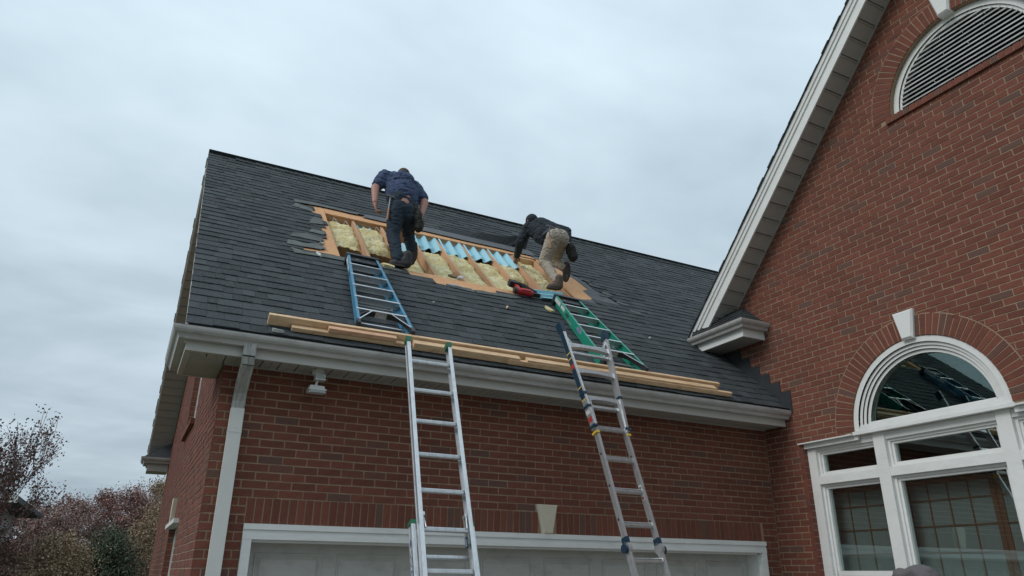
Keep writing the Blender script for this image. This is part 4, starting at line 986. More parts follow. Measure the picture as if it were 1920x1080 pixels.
# ================================================================== STEPLADDERS LYING ON THE ROOF
def stepladder(mname, x0, s0_, x1, s1_, wb, wt, label, logo):
    d = V((x1-x0, s1_-s0_, 0)); Ln = d.length
    t = thing('stepladder', label, 'ladder', RM @ TR(x0, s0_, 0.014) @ Matrix.Rotation(math.atan2(d.y, d.x)-PI/2, 4, 'Z'))
    def hw(s): return (wb+(wt-wb)*s/Ln)/2
    H0, H1 = 0.058, 0.128
    for sg in (-1, 1):
        b = MB(); a0, a1 = hw(0)*sg, hw(Ln)*sg; i_ = -sg
        # channel: web outside, flanges front and rear
        def bar(off0, off1, h0, h1): b.prism([(a0+i_*off0, 0, h0), (a0+i_*off1, 0, h0), (a1+i_*off1, Ln, h0), (a1+i_*off0, Ln, h0)], (0, 0, h1-h0))
        bar(0, 0.004, H0, H1); bar(0.004, 0.027, H1-0.0045, H1-0.0005); bar(0.004, 0.027, H0+0.0005, H0+0.0045)
        r_ = b.build('front_rail', mname, t)
        b = MB(); b.box((-0.017, -0.03, H0-0.006), (0.017, 0.05, H1+0.004)); Tm = TR((a0+i_*0.012), 0, 0); f_ = b.build('foot', 'black', r_, matrix=Tm)
        # labels on the outer face of the rail
        fx = a0
        def lab(sa, sb, ha, hb, mm, nm='label_sticker'):
            q = MB(); xx = lambda s: hw(s)*sg+sg*0.0012
            q.add([(xx(sa), sa, ha), (xx(sb), sb, ha), (xx(sb), sb, hb), (xx(sa), sa, hb)], [(0, 1, 2, 3) if sg > 0 else (3, 2, 1, 0)]); q.build(nm, mm, r_)
        lab(Ln-0.26, Ln-0.05, H0+0.01, H1-0.01, 'whitelabel'); lab(Ln-0.44, Ln-0.30, H0+0.015, H1-0.012, 'whitelabel'); lab(Ln-0.62, Ln-0.50, H0+0.012, H1-0.03, 'black')
        # rear rail, narrower and below
        b = MB(); k0, k1 = (hw(0)*0.93)*sg, (hw(Ln)*0.86)*sg
        def bar2(off0, off1, h0, h1): b.prism([(k0+i_*off0, 0.03, h0), (k0+i_*off1, 0.03, h0), (k1+i_*off1, Ln-0.06, h0), (k1+i_*off0, Ln-0.06, h0)], (0, 0, h1-h0))
        bar2(0, 0.004, 0.0, 0.052); bar2(0.004, 0.024, 0.048, 0.052); bar2(0.004, 0.024, 0.0, 0.004)
        rb_ = b.build('rear_rail', mname, t)
        b = MB(); b.box((k0-0.016, 0.0, -0.002), (k0+0.016, 0.06, 0.055)); b.build('foot', 'black', rb_)
        # spreader
        b = MB(); b.box((hw(0.95)*sg-sg*0.035-0.003, 0.62, 0.02), (hw(0.95)*sg-sg*0.035+0.003, 1.25, 0.04)); b.build('spreader', 'alu', t)
    n = 5
    for i in range(n):
        s = 0.30+i*0.302; w_ = hw(s)-0.005
        b = MB(); b.box((-w_, s-0.004, H0+0.003), (w_, s+0.004, H1+0.002)); b.box((-w_, s-0.020, H1-0.006), (w_, s+0.004, H1+0.0025)); b.box((-w_, s-0.018, H0+0.003), (w_, s-0.004, H0+0.007))
        st = b.build('step', 'alu', t)
        for sg in (-1, 1):
            b = MB(); b.prism([(sg*w_, s-0.004, H1-0.02), (sg*(w_-0.10), s-0.004, H1-0.02), (sg*w_, s-0.05, H1-0.02)], (0, 0, 0.003)); b.build('step_bracket', 'alu', st)
    # lower knee braces
    for sg in (-1, 1):
        b = MB(); pts = []
        for k in range(9):
            q = k/8; pts.append((sg*(hw(0.03)-0.02-(hw(0)-0.07)*q*q*0.95), 0.02+0.26*math.sin(q*PI/2), 0))
        for p, q in zip(pts, pts[1:]): b.prism([(p[0], p[1], H0+0.012), (q[0], q[1], H0+0.012), (q[0], q[1]+0.022, H0+0.012), (p[0], p[1]+0.022, H0+0.012)], (0, 0, 0.05))
        b.build('knee_brace', 'black', t)
        b = MB(); p = (sg*(hw(0.03)-0.01), 0.03); q = (sg*(hw(0.3)*0.35), 0.285)
        b.prism([(p[0], p[1], H1-0.004), (q[0], q[1], H1-0.004), (q[0], q[1]+0.022, H1-0.004), (p[0], p[1]+0.022, H1-0.004)], (0, 0, 0.005)); b.build('diagonal_brace', 'alu', t)
    for i in range(4):
        s = 0.18+i*0.42; w_ = hw(s)*0.88; b = MB(); b.tube((-w_, s, 0.028), (w_, s, 0.028), 0.010, n=6); b.build('rear_bar', 'alu', t)
    # moulded top cap
    b = MB(); wt_ = hw(Ln)+0.012
    b.box((-wt_, Ln-0.035, -0.002), (wt_, Ln+0.015, H1+0.010)); cap = b.build('top_cap', 'black', t)
    b = MB(); b.prism([(-wt_+0.022, Ln-0.16, H1-0.03), (wt_-0.022, Ln-0.16, H1-0.03), (wt_-0.025, Ln-0.035, H1-0.03), (-wt_+0.025, Ln-0.035, H1-0.03)], (0, 0, 0.012)); b.build('tool_tray', 'black', cap)
    b = MB(); b.tube((-wt_*0.35, Ln-0.095, H1-0.02), (-wt_*0.35, Ln-0.095, H1-0.0165), 0.022, n=14, cap=True)
    for dx_ in (0.3, 0.42, 0.36): b.tube((wt_*dx_, Ln-0.07-0.03*(dx_ > 0.35)-0.02*(dx_ > 0.4), H1-0.02), (wt_*dx_, Ln-0.07-0.03*(dx_ > 0.35)-0.02*(dx_ > 0.4), H1-0.0165), 0.007, n=8)
    b.build('tray_hole', 'felt', cap)
    if logo:   # oval badge on the outside of the left rail
        s = 0.78; x_ = -hw(s)-0.0018; q = MB(); q.add([(x_, s+0.085*math.cos(a), (H0+H1)/2+0.030*math.sin(a)) for a in [i*PI/12 for i in range(24)]], [tuple(range(24))]); bd = q.build('oval_badge', 'logoblue', t)
        q = MB(); x2 = x_-0.0006
        q.add([(x2, s+0.078*math.cos(a), (H0+H1)/2+0.025*math.sin(a)) for a in [i*PI/12 for i in range(24)]]+[(x2, s+0.072*math.cos(a), (H0+H1)/2+0.021*math.sin(a)) for a in [i*PI/12 for i in range(24)]], [(i, (i+1) % 24, 24+(i+1) % 24, 24+i) for i in range(24)]); q.build('badge_ring', 'whitelabel', bd)
        lettering('WERNER', 0.034, 'whitelabel', t, Matrix(((0, 0, -1, x2-0.0004), (-1, 0, 0, s+0.066), (0, 1, 0, (H0+H1)/2-0.012), (0, 0, 0, 1))), 0.132)
    return t
def lettering(txt, size, mname, parent, mtx, width=None, name='lettering'):
    cu = bpy.data.curves.new(name, 'FONT'); cu.body = txt; cu.size = size; cu.extrude = 0.0002
    o = bpy.data.objects.new('tmp', cu); COL.objects.link(o); dg = bpy.context.evaluated_depsgraph_get(); me = bpy.data.meshes.new_from_object(o.evaluated_get(dg))
    bpy.data.objects.remove(o); me.materials.clear(); me.materials.append(M[mname])
    if width:
        xs = [v.co.x for v in me.vertices]; k = width/(max(xs)-min(xs))
        for v in me.vertices: v.co.x = (v.co.x-min(xs))*k if False else v.co.x*k
    ob = link(name, me, parent, matrix=mtx); return ob
stepladder('blue', 1.286, 0.262, 1.350, 2.08, 0.53, 0.345, 'blue fiberglass stepladder lying folded on the shingles at the left', False)
stepladder('green', 3.932, 0.270, 4.040, 2.07, 0.545, 0.350, 'green fiberglass stepladder lying folded on the shingles at the right', True)

# ================================================================== EXTENSION LADDER
def frame(O, d, e):
    O, d, e = V(O), V(d).normalized(), V(e).normalized(); nrm = e.cross(d).normalized()   # nrm points out of the ladder, towards the climber
    if nrm.y > 0: nrm = -nrm
    return Matrix(((e.x, d.x, nrm.x, O.x), (e.y, d.y, nrm.y, O.y), (e.z, d.z, nrm.z, O.z), (0, 0, 0, 1)))
def rail(b, x, s, a, c, dep=0.070, fl=0.028, z0=-0.035):
    """C channel with web at x, flanges pointing inwards (s=-1 left rail, +1 right)"""
    i = -s
    def bx(xa, xb, za, zb): b.box((min(xa, xb), a, za), (max(xa, xb), c, zb))
    bx(x, x+i*0.004, z0, z0+dep); bx(x+i*0.004, x+i*fl, z0, z0+0.004); bx(x+i*0.004, x+i*fl, z0+dep-0.004, z0+dep); bx(x, x-i*0.004, z0+dep-0.012, z0+dep); bx(x, x-i*0.004, z0, z0+0.012)
d1 = V((0.030, 0.4053, 0.9137)); O1 = V((1.591, -0.66, 3.575)); t1 = O1.z/d1.z; B1 = O1-d1*t1
L1 = thing('extension_ladder', 'silver aluminium extension ladder with green tips leaning on the gutter', 'ladder', frame(B1, d1, (0.9986, -0.0512, -0.01)))
top1 = t1+0.085
for s in (-1, 1):
    b = MB(); rail(b, s*0.200, s, 1.05, top1); r_ = b.build('fly_rail', 'alu', L1)
    b = MB(); b.box((s*0.200-0.006-(0.028 if s > 0 else 0)-0.001, top1-0.03, -0.040), (s*0.200+0.006+(0.028 if s < 0 else 0)+0.001, top1+0.022, 0.040)); b.build('end_cap', 'greencap', r_)
    b = MB(); rail(b, s*0.238, s, 0.05, 2.32, dep=0.075, z0=-0.110); r2 = b.build('base_rail', 'alu', L1)
    b = MB(); b.box((s*0.238-0.007-(0.028 if s > 0 else 0), 2.31, -0.113), (s*0.238+0.007+(0.028 if s < 0 else 0), 2.34, -0.032)); b.build('end_cap', 'greencap', r2)
    b = MB(); b.box((s*0.238-0.05, -0.02, -0.13), (s*0.238+0.03, 0.06, -0.02)); b.build('foot', 'black', r2)
kk = 0
base_s = t1-0.137
for k in range(-0, 10):
    s = base_s-k*0.305
    if s < 1.0: break
    b = MB(); b.tube((-0.196, s, 0), (0.196, s, 0), 0.019, n=10, sq=(1, 0.85)); ru = b.build('rung', 'alu', L1, smooth=False)
    b = MB()
    for q in range(4): b.box((-0.168, s+0.006-0.0085*q+0.002, 0.0165-0.0*q), (0.168, s+0.009-0.0085*q+0.001, 0.0185))
    b.build('tread_rib', 'alu', ru)
s = 0.25
while s < 2.3:
    b = MB(); b.tube((-0.234, s, -0.073), (0.234, s, -0.073), 0.018, n=10); b.build('rung', 'alu', L1); s += 0.305
sl = base_s-5*0.305
for s in (-1, 1):   # rung locks
    b = MB(); b.box((s*0.172-0.006, sl-0.10, -0.055), (s*0.172+0.006, sl+0.12, 0.012)); b.box((s*0.165-0.012, sl+0.10, -0.030), (s*0.165+0.012, sl+0.125, 0.020)); b.tube((s*0.165, sl+0.11, 0.012), (s*0.155, sl, 0.030), 0.006, n=6)
    b.build('rung_lock', 'alu', L1)
b = MB(); b.path([(0.150, sl-0.06, 0.015), (0.138, sl-0.08, 0.03), (0.138, sl-0.14, 0.03)], 0.011, 8); b.build('rope_hook', 'navy', L1)
b = MB(); b.add([(-0.2385-0.0048, a_, z_) for a_, z_ in ((1.60, -0.09), (2.15, -0.09), (2.15, -0.055), (1.60, -0.055))], [(0, 1, 2, 3)]); b.build('rail_label', 'whitelabel', L1)
for s_ in (2.17, 1.585): b = MB(); b.add([(-0.2435, s_+0.035*math.cos(i*PI/8), -0.0725+0.010*math.sin(i*PI/8)) for i in range(16)], [tuple(range(16))]); b.build('rail_mark', 'logoblue', L1)
lettering('WERNER', 0.048, 'logoblue', L1, Matrix(((0, 0, -1, -0.2436), (-1, 0, 0, 2.12), (0, 1, 0, -0.090), (0, 0, 0, 1))), 0.50)

# ================================================================== MULTI POSITION LADDER
d2 = V((-0.0081, 0.3519, 0.936)).normalized(); O2 = V((3.326, -0.66, 3.575)); t2 = O2.z/d2.z; B2 = O2-d2*t2
L2 = thing('multi_position_ladder', 'silver hinged multi position ladder with navy tips and blue knobs leaning on the gutter', 'ladder', frame(B2, d2, (0.99968, 0.0253, -0.0009)))
r0 = t2+0.318
def bar3(b, p, q, wx, wz):
    """rectangular bar between two points of the ladder plane"""
    p, q = V(p), V(q); d = (q-p).normalized(); sx = d.cross(V((0, 0, 1))).normalized(); vs = []
    for c in (p, q):
        for (a, h) in ((-1, -1), (1, -1), (1, 1), (-1, 1)): vs.append(c+sx*(a*wx/2)+V((0, 0, h*wz/2)))
    b.add(vs, [(0,3,2,1),(4,5,6,7),(0,1,5,4),(1,2,6,5),(2,3,7,6),(3,0,4,7)])
yb3 = r0-3*0.305
for s in (-1, 1):
    b = MB(); bar3(b, (s*0.268, r0+0.225, 0.0), (s*0.178, yb3-0.02, 0.0), 0.030, 0.066); bar3(b, (s*0.268-s*0.011, r0+0.22, 0.0345), (s*0.178-s*0.011, yb3-0.02, 0.0345), 0.007, 0.004)
    r_ = b.build('outer_rail', 'alu', L2)
    b = MB(); bar3(b, (s*0.262, r0+0.16, 0.0), (s*0.277, r0+0.265, 0.0), 0.046, 0.082); b.build('end_cap', 'navy', r_)
    b = MB(); bar3(b, (s*0.256, r0+0.14, 0.0), (s*0.165, r0-0.01, 0.0), 0.018, 0.026); b.build('corner_brace', 'alu', r_)
    b = MB(); b.box((s*0.166-0.014, r0-1.98, -0.026), (s*0.166+0.014, yb3+0.30, 0.026)); ir = b.build('inner_rail', 'alu', L2)
    b = MB()
    for k in range(3): b.tube((s*0.166-0.0155, r0-1.20-k*0.305+0.02, -0.002), (s*0.166+0.0155, r0-1.20-k*0.305+0.02, -0.002), 0.012, n=10)
    b.build('rail_hole', 'black', ir)
    # hinge
    hy = r0-2.03
    b = MB(); b.tube((s*0.166-0.016, hy, 0), (s*0.166+0.016, hy, 0), 0.048, n=16); hg = b.build('hinge', 'alu', L2)
    b = MB(); b.tube((s*0.166-0.045*1.0 if s < 0 else s*0.166+0.018, hy-0.01, 0.0), (s*0.166-0.018 if s < 0 else s*0.166+0.045, hy-0.01, 0.0), 0.036, 0.036, n=14); b.build('knob', 'navy', hg)
    b = MB(); b.box((s*0.166-0.016, hy+0.03, -0.034), (s*0.166+0.016, hy+0.085, 0.034)); b.build('hinge_collar', 'navy', hg)
    b = MB(); b.box((s*0.166-0.014, 0.05, -0.026), (s*0.166+0.014, hy-0.04, 0.026)); lr = b.build('lower_rail', 'alu', L2)
    b = MB(); b.box((s*0.166-0.022, 0, -0.04), (s*0.166+0.022, 0.06, 0.04)); b.build('foot', 'black', lr)
    # locking collars
    for k, yy in enumerate((r0-0.56, r0-0.70, yb3+0.01)):
        if s > 0 and k < 2 and k == 1: continue
        xx = s*(0.178+(0.268-0.178)*(yy-yb3)/(r0+0.225-yb3)); b = MB(); b.box((xx-0.020, yy-0.013, -0.037), (xx+0.020, yy+0.013, 0.038)); b.build('collar', 'navy', L2)
    b = MB(); b.box((s*0.176-0.020, yb3-0.065, -0.036), (s*0.176+0.020, yb3-0.045, 0.037)); b.build('yellow_band', 'yellow', L2)
    b = MB(); b.tube((s*0.176, yb3, 0.03), (s*0.215, yb3, 0.035), 0.014, n=8); b.build('lock_pin', 'navy', L2)
# printed navy strip down the outside of the left flared rail
def lx(y): return -(0.178+(0.268-0.178)*(y-yb3)/(r0+0.225-yb3))
def strip(y0, y1, mm, nm, dx=0.0162, z0=-0.031, z1=0.031):
    b = MB(); b.add([(lx(y0)-dx, y0, z0), (lx(y1)-dx, y1, z0), (lx(y1)-dx, y1, z1), (lx(y0)-dx, y0, z1)], [(0, 1, 2, 3)]); b.build(nm, mm, L2)
strip(yb3+0.05, r0+0.15, 'navy', 'rail_strip')
for y_, mm in ((r0-0.11, 'yellow'), (r0-0.17, 'yellow'), (r0-0.28, 'redlabel'), (r0-0.50, 'yellow'), (r0-0.63, 'yellow')): strip(y_, y_+(0.012 if mm == 'yellow' else 0.05), mm, 'strip_mark', 0.0168)
strip(r0-0.78, r0-0.74, 'whitelabel', 'strip_mark', 0.0168); strip(r0-0.86, r0-0.81, 'redlabel', 'strip_mark', 0.0168)
b = MB(); b.box((0.1515, r0-1.60, -0.018), (0.1519, r0-1.46, 0.018)); b.build('warning_label', 'whitelabel', L2)
b = MB(); b.box((0.1510, r0-1.592, -0.014), (0.1514, r0-1.57, 0.014)); b.build('warning_label', 'redlabel', L2)
b = MB(); b.tube((0.1510, r0-1.485, 0), (0.1513, r0-1.485, 0), 0.010, n=10); b.build('warning_label', 'black', L2)
for k in range(10):
    s = r0-k*0.305
    if s < 0.1: break
    hwid = 0.245-0.0225*k*1.0 if k < 3 else 0.165
    b = MB()
    if k < 3:   # bowed rungs that flare at the rails
        for j in range(8):
            u0, u1 = -hwid+2*hwid*j/8, -hwid+2*hwid*(j+1)/8
            def bow(u): return 0.012*(1-(u/hwid)**2)
            def wd(u): return 0.019+0.012*abs(u/hwid)**3
            b.add([(u0, s+bow(u0)-wd(u0), -0.02), (u1, s+bow(u1)-wd(u1), -0.02), (u1, s+bow(u1)+wd(u1), -0.02), (u0, s+bow(u0)+wd(u0), -0.02), (u0, s+bow(u0)-wd(u0), 0.024), (u1, s+bow(u1)-wd(u1), 0.024), (u1, s+bow(u1)+wd(u1), 0.024), (u0, s+bow(u0)+wd(u0), 0.024)], [(0,3,2,1),(4,5,6,7),(0,1,5,4),(2,3,7,6)])
    else:
        b.tube((-hwid, s, 0), (hwid, s, 0), 0.021, n=6, sq=(1.15, 1))
        b.box((-hwid+0.02, s-0.014, 0.0165), (hwid-0.02, s-0.010, 0.0235)); b.box((-hwid+0.02, s+0.008, 0.0165), (hwid-0.02, s+0.012, 0.0235))
    b.build('rung', 'alu', L2)
for k in (0, 2): b = MB(); s = r0-k*0.305-0.075; w_ = 0.225-0.04*k/2; b.box((-w_, s-0.015, -0.02), (w_, s+0.010, 0.01)); b.build('rung', 'alu', L2)

# ================================================================== NAIL GUN
ng = thing('nail_gun', 'red and black cordless nail gun lying on the shingles below the opening', 'nail gun', RM @ TR(3.33, 2.20, 0.014) @ Matrix.Rotation(-0.10, 4, 'Z'))
b = MB(); b.tube((0.03, -0.04, 0.055), (0.25, -0.04, 0.055), 0.045, 0.043, n=14); b.box((0.10, -0.07, 0.05), (0.22, -0.01, 0.10)); b.build('motor_housing', 'red', ng)
b = MB(); b.tube((0.0, -0.04, 0.055), (0.032, -0.04, 0.055), 0.040, 0.047, n=14); b.build('end_cover', 'black', ng)
b = MB(); b.prism([(0.25, -0.075, 0.03), (0.29, -0.065, 0.03), (0.365, -0.05, 0.03), (0.365, -0.03, 0.03), (0.29, -0.005, 0.03), (0.25, -0.005, 0.03)], (0, 0, 0.05)); b.build('nose', 'black', ng)
b = MB(); b.prism([(0.055, -0.01, 0.03), (0.11, -0.01, 0.03), (0.09, 0.13, 0.05), (0.04, 0.13, 0.05)], (0, 0, 0.04)); b.build('handle', 'red', ng)
b = MB(); b.box((-0.02, 0.12, 0.03), (0.09, 0.20, 0.11), jit=0.004); b.build('battery', 'black', ng)
b = MB(); b.prism([(0.10, 0.20, 0.03), (0.13, 0.235, 0.03), (0.33, -0.005, 0.03), (0.29, -0.025, 0.03)], (0, 0, 0.05)); b.prism([(0.12, 0.21, 0.082), (0.14, 0.225, 0.082), (0.32, 0.0, 0.082), (0.30, -0.01, 0.082)], (0, 0, 0.012)); b.build('magazine', 'black', ng)

# ================================================================== FLOODLIGHT UNDER THE SOFFIT
fl = thing('floodlight', 'white motion sensor floodlight hanging below the soffit beside the downspout', 'light', TR(0.765, -0.16, SOF))
b = MB(); b.tube((0, 0, 0.002), (0, 0, -0.030), 0.056, 0.056, n=20); b.tube((0, 0, -0.030), (0, 0, -0.050), 0.054, 0.045, n=20); b.build('mount', 'lamp', fl)
b = MB(); b.box((-0.030, -0.065, -0.092), (0.052, 0.015, -0.045)); b.box((-0.036, -0.07, -0.096), (0.058, 0.02, -0.090)); b.build('sensor', 'lamp', fl)
b = MB(); b.box((-0.022, -0.068, -0.084), (0.044, -0.0655, -0.053)); b.build('sensor_lens', 'lens', fl)
b = MB(); b.tube((-0.005, -0.02, -0.095), (-0.012, -0.02, -0.135), 0.011, n=8); b.ball((-0.012, -0.02, -0.135), 0.014, 8, 6); b.build('arm', 'lamp', fl)
b = MB(); b.add([(-0.066, -0.055, -0.145), (0.052, -0.055, -0.145), (0.052, 0.03, -0.140), (-0.066, 0.03, -0.140), (-0.080, -0.085, -0.215), (0.064, -0.085, -0.215), (0.064, 0.03, -0.205), (-0.080, 0.03, -0.205)], [(0,1,2,3),(0,4,5,1),(1,5,6,2),(2,6,7,3),(3,7,4,0),(4,7,6,5)]); b.box((-0.083, -0.090, -0.190), (0.067, 0.034, -0.180)); b.build('lamp_head', 'lamp', fl)
b = MB(); b.box((-0.072, -0.0925, -0.214), (0.056, -0.0865, -0.192)); b.build('lamp_glass', 'lens', fl)

# ================================================================== PEOPLE
def blob(name, parts, mname, parent, vox=0.012, smooth=4, fold=0.0, fscale=0.1, origin=(0, 0, 0)):
    """continuous surface grown round tapered limbs: parts = (a, b, ra, rb) or ('e', centre, (rx,ry,rz), rotation)"""
    b = MB(); O = V(origin)
    for p in parts:
        if p[0] == 'e':
            rot = p[3].to_matrix().to_4x4() if len(p) > 3 and p[3] is not None else Matrix.Identity(4)
            b.ball((0, 0, 0), p[2], 16, 12, T=TR(*(V(p[1])-O)) @ rot)
        else:
            a, c, ra, rb_ = V(p[0])-O, V(p[1])-O, p[2], p[3]
            b.tube(a, c, ra, rb_, 14); b.ball(a, ra, 14, 10); b.ball(c, rb_, 14, 10)
    me = b.mesh('tmp', mname); o = bpy.data.objects.new('tmp', me); COL.objects.link(o)
    r = o.modifiers.new('r', 'REMESH'); r.mode = 'VOXEL'; r.voxel_size = vox
    if smooth: s_ = o.modifiers.new('s', 'SMOOTH'); s_.iterations = smooth; s_.factor = 0.5
    dg = bpy.context.evaluated_depsgraph_get(); m2 = bpy.data.meshes.new_from_object(o.evaluated_get(dg)); bpy.data.objects.remove(o)
    m2.polygons.foreach_set('use_smooth', [True]*len(m2.polygons))
    if fold:
        for v in m2.vertices:
            p = v.co; q = V((p.x/fscale, p.y/fscale, p.z/fscale*1.9))
            n = noise.noise(q)+0.5*noise.noise(q*2.3+V((3, 1, 7))); ridge = 1-abs(n)*2
            v.co += v.normal*fold*(ridge-0.5)
    m2.name = name
    ob = bpy.data.objects.new(name, m2); COL.objects.link(ob); ob.parent = parent
    m2.materials.clear(); m2.materials.append(M[mname])
    return ob
def hand_parts(wr, palm, side, curl=0.6, k=1.0):
    """palm + five bent fingers; wr wrist, palm centre, side = direction towards the thumb"""
    wr, palm, side = V(wr), V(palm), V(side); d = (palm-wr).normalized(); side = (side-d*side.dot(d)).normalized(); nr = d.cross(side)
    ps = [(wr, wr+(palm-wr)*0.5, 0.024*k, 0.030*k)]
    for j in range(4):
        o_ = side*(0.030-0.020*j)*k; ps.append((wr+(palm-wr)*0.5+o_*0.7, palm+d*0.025*k+o_, 0.017*k, 0.013*k))
        ln = (0.034, 0.038, 0.036, 0.028)[j]*k; p = palm+d*0.030*k+o_
        for q in range(3):
            a = curl*(q+0.6); dd = d*math.cos(a)+nr*math.sin(a); p2 = p+dd*ln*(1-0.2*q); ps.append((p, p2, (0.0105-0.001*q)*k, (0.0098-0.001*q)*k)); p = p2
    t0 = wr+(palm-wr)*0.45+side*0.028*k; t1 = t0+(side*0.75+d*0.65).normalized()*0.038*k; t2 = t1+(d+nr*0.5).normalized()*0.03*k
    ps += [(t0, t1, 0.014*k, 0.012*k), (t1, t2, 0.012*k, 0.010*k)]
    return ps
def head_parts(c, fw, up, k=1.0):
    """skull, jaw, nose, ears round centre c looking along fw"""
    c, fw, up = V(c), V(fw).normalized(), V(up); up = (up-fw*up.dot(fw)).normalized(); sd = fw.cross(up)
    rot = Matrix((sd, fw, up)).transposed().to_quaternion()
    ps = [('e', c, (0.076*k, 0.095*k, 0.095*k), rot), ('e', c+fw*0.025*k-up*0.055*k, (0.056*k, 0.068*k, 0.066*k), rot), ('e', c+fw*0.098*k-up*0.025*k, (0.012*k, 0.018*k, 0.020*k), rot)]
    for s in (-1, 1): ps += [('e', c+sd*s*0.078*k-up*0.02*k-fw*0.005, (0.010*k, 0.022*k, 0.032*k), rot), ('e', c+sd*s*0.030*k+fw*0.083*k, (0.014*k, 0.010*k, 0.009*k), rot)]
    ps.append(('e', c+fw*0.088*k-up*0.062*k, (0.026*k, 0.012*k, 0.008*k), rot))
    return ps
def boot(parent, heel, toe, up, mname, width=0.050, k=1.0):
    heel, toe, up = V(heel), V(toe), V(up).normalized(); d = (toe-heel).normalized(); up = (up-d*up.dot(d)).normalized()
    L_ = (toe-heel).length
    o = blob('boot', [(heel+up*0.045, toe-d*0.05+up*0.035, 0.044*k, 0.040*k), (toe-d*0.07+up*0.036, toe-d*0.03+up*0.03, 0.046*k, 0.036*k), (heel+up*0.05, heel+up*0.16+d*0.015, 0.046*k, 0.052*k), (heel+up*0.10+d*0.03, toe-d*0.12+up*0.05, 0.045*k, 0.036*k)], mname, parent, 0.010, 3, origin=parent.location)
    sd = d.cross(up); sb = MB(); n = 18; pts = []
    for i in range(n):
        t = 2*PI*i/n; x_ = L_/2+math.cos(t)*(L_/2+0.018); y_ = math.sin(t)*(0.046-0.006*math.cos(t+2))*k; pts.append(heel+d*x_+sd*y_-up*0.004-V(parent.location))
    sb.prism(pts, up*0.022); sb.build('sole', 'sole', o)
    return o
def hammer(Mx, label):
    t = thing('hammer', label, 'hammer', Mx)
    b = MB(); b.tube((0, 0, -0.02), (0, 0, 0.14), 0.012, n=8); b.tube((0, 0, 0.0), (0, 0, 0.02), 0.013, n=8); b.build('grip', 'handle', t)
    b = MB(); b.tube((0, 0, 0.14), (0, 0, 0.30), 0.009, n=8); b.build('shaft', 'steel', t)
    b = MB(); b.tube((-0.05, 0, 0.31), (0.03, 0, 0.31), 0.013, n=8); b.prism([(0.03, -0.012, 0.30), (0.09, -0.012, 0.285), (0.09, -0.012, 0.295), (0.03, -0.012, 0.322)], (0, 0.024, 0)); b.build('head', 'steel', t)
    return t
# ---- standing worker, navy shirt
P1 = thing('person', 'man in navy short sleeved shirt and dark jeans stepping up the opening, seen from behind', 'person', TR(1.88, 1.26, 5.13))
O = P1.location
c1 = dict(lank=(1.850, 1.27, 5.27), lkn=(1.795, 1.37, 5.62), lhip=(1.800, 1.36, 5.985), rhip=(1.965, 1.37, 5.955), rkn=(2.060, 1.58, 5.78), rank=(2.130, 1.62, 5.60),
          pel=(1.880, 1.37, 6.02), wst=(1.895, 1.42, 6.15), chest=(1.915, 1.57, 6.47), neck=(1.955, 1.74, 6.63), lsh=(1.700, 1.60, 6.535), rsh=(2.125, 1.64, 6.50),
          lel=(1.560, 1.50, 6.28), lwr=(1.545, 1.40, 6.03), lpa=(1.560, 1.40, 5.95), rel=(2.215, 1.48, 6.23), rwr=(2.155, 1.40, 6.005), rpa=(2.135, 1.40, 5.93), head=(2.010, 1.83, 6.735))
g_ = {k: V(v) for k, v in c1.items()}
blob('body', [(g_['lank'], g_['lkn'], 0.045, 0.058), (g_['lkn'], g_['lhip'], 0.062, 0.085), (g_['rank'], g_['rkn'], 0.045, 0.058), (g_['rkn'], g_['rhip'], 0.062, 0.085), (V((1.89, 1.385, 6.05)), V((1.90, 1.42, 6.16)), 0.136, 0.142), (g_['wst'], g_['chest'], 0.125, 0.13), (g_['lsh'], g_['rsh'], 0.07, 0.07), (g_['chest'], g_['neck'], 0.11, 0.06), (g_['neck'], g_['head'], 0.055, 0.05),
              (g_['lsh'], g_['lel'], 0.052, 0.044), (g_['lel'], g_['lwr'], 0.054, 0.034), (g_['rsh'], g_['rel'], 0.055, 0.050), (g_['rel'], g_['rwr'], 0.055, 0.034)]
     + hand_parts(g_['lwr'], g_['lpa'], (0.4, 1, 0), 0.75) + hand_parts(g_['rwr'], g_['rpa'], (-0.4, 1, 0), 0.75) + head_parts(g_['head'], (0.1, 0.72, -0.55), (0.05, 0.6, 0.75)), 'skin', P1, 0.0075, 2, origin=O)
blob('hair', [('e', g_['head']+V((0, -0.018, 0.022)), (0.086, 0.098, 0.094), None)], 'hair', P1, 0.01, 1, 0.006, 0.03, origin=O)
blob('shirt', [(V((1.895, 1.43, 6.21)), V((1.90, 1.46, 6.27)), 0.170, 0.180), (V((1.90, 1.46, 6.25)), V((1.915, 1.55, 6.44)), 0.180, 0.185), (V((1.82, 1.43, 6.20)), V((1.83, 1.57, 6.47)), 0.135, 0.14), (V((1.965, 1.43, 6.16)), V((2.02, 1.59, 6.44)), 0.135, 0.14), (g_['lsh']+V((0.015, 0, -0.02)), g_['rsh']+V((-0.01, 0, -0.02)), 0.104, 0.104), (V((1.93, 1.60, 6.54)), g_['neck'], 0.120, 0.070),
              (g_['lsh'], g_['lsh']*0.30+g_['lel']*0.70, 0.090, 0.078), (g_['rsh'], g_['rsh']*0.26+g_['rel']*0.74, 0.092, 0.082), (V((2.04, 1.42, 6.10)), V((1.985, 1.45, 6.24)), 0.075, 0.12)], 'shirt', P1, 0.011, 4, 0.017, 0.10, origin=O)
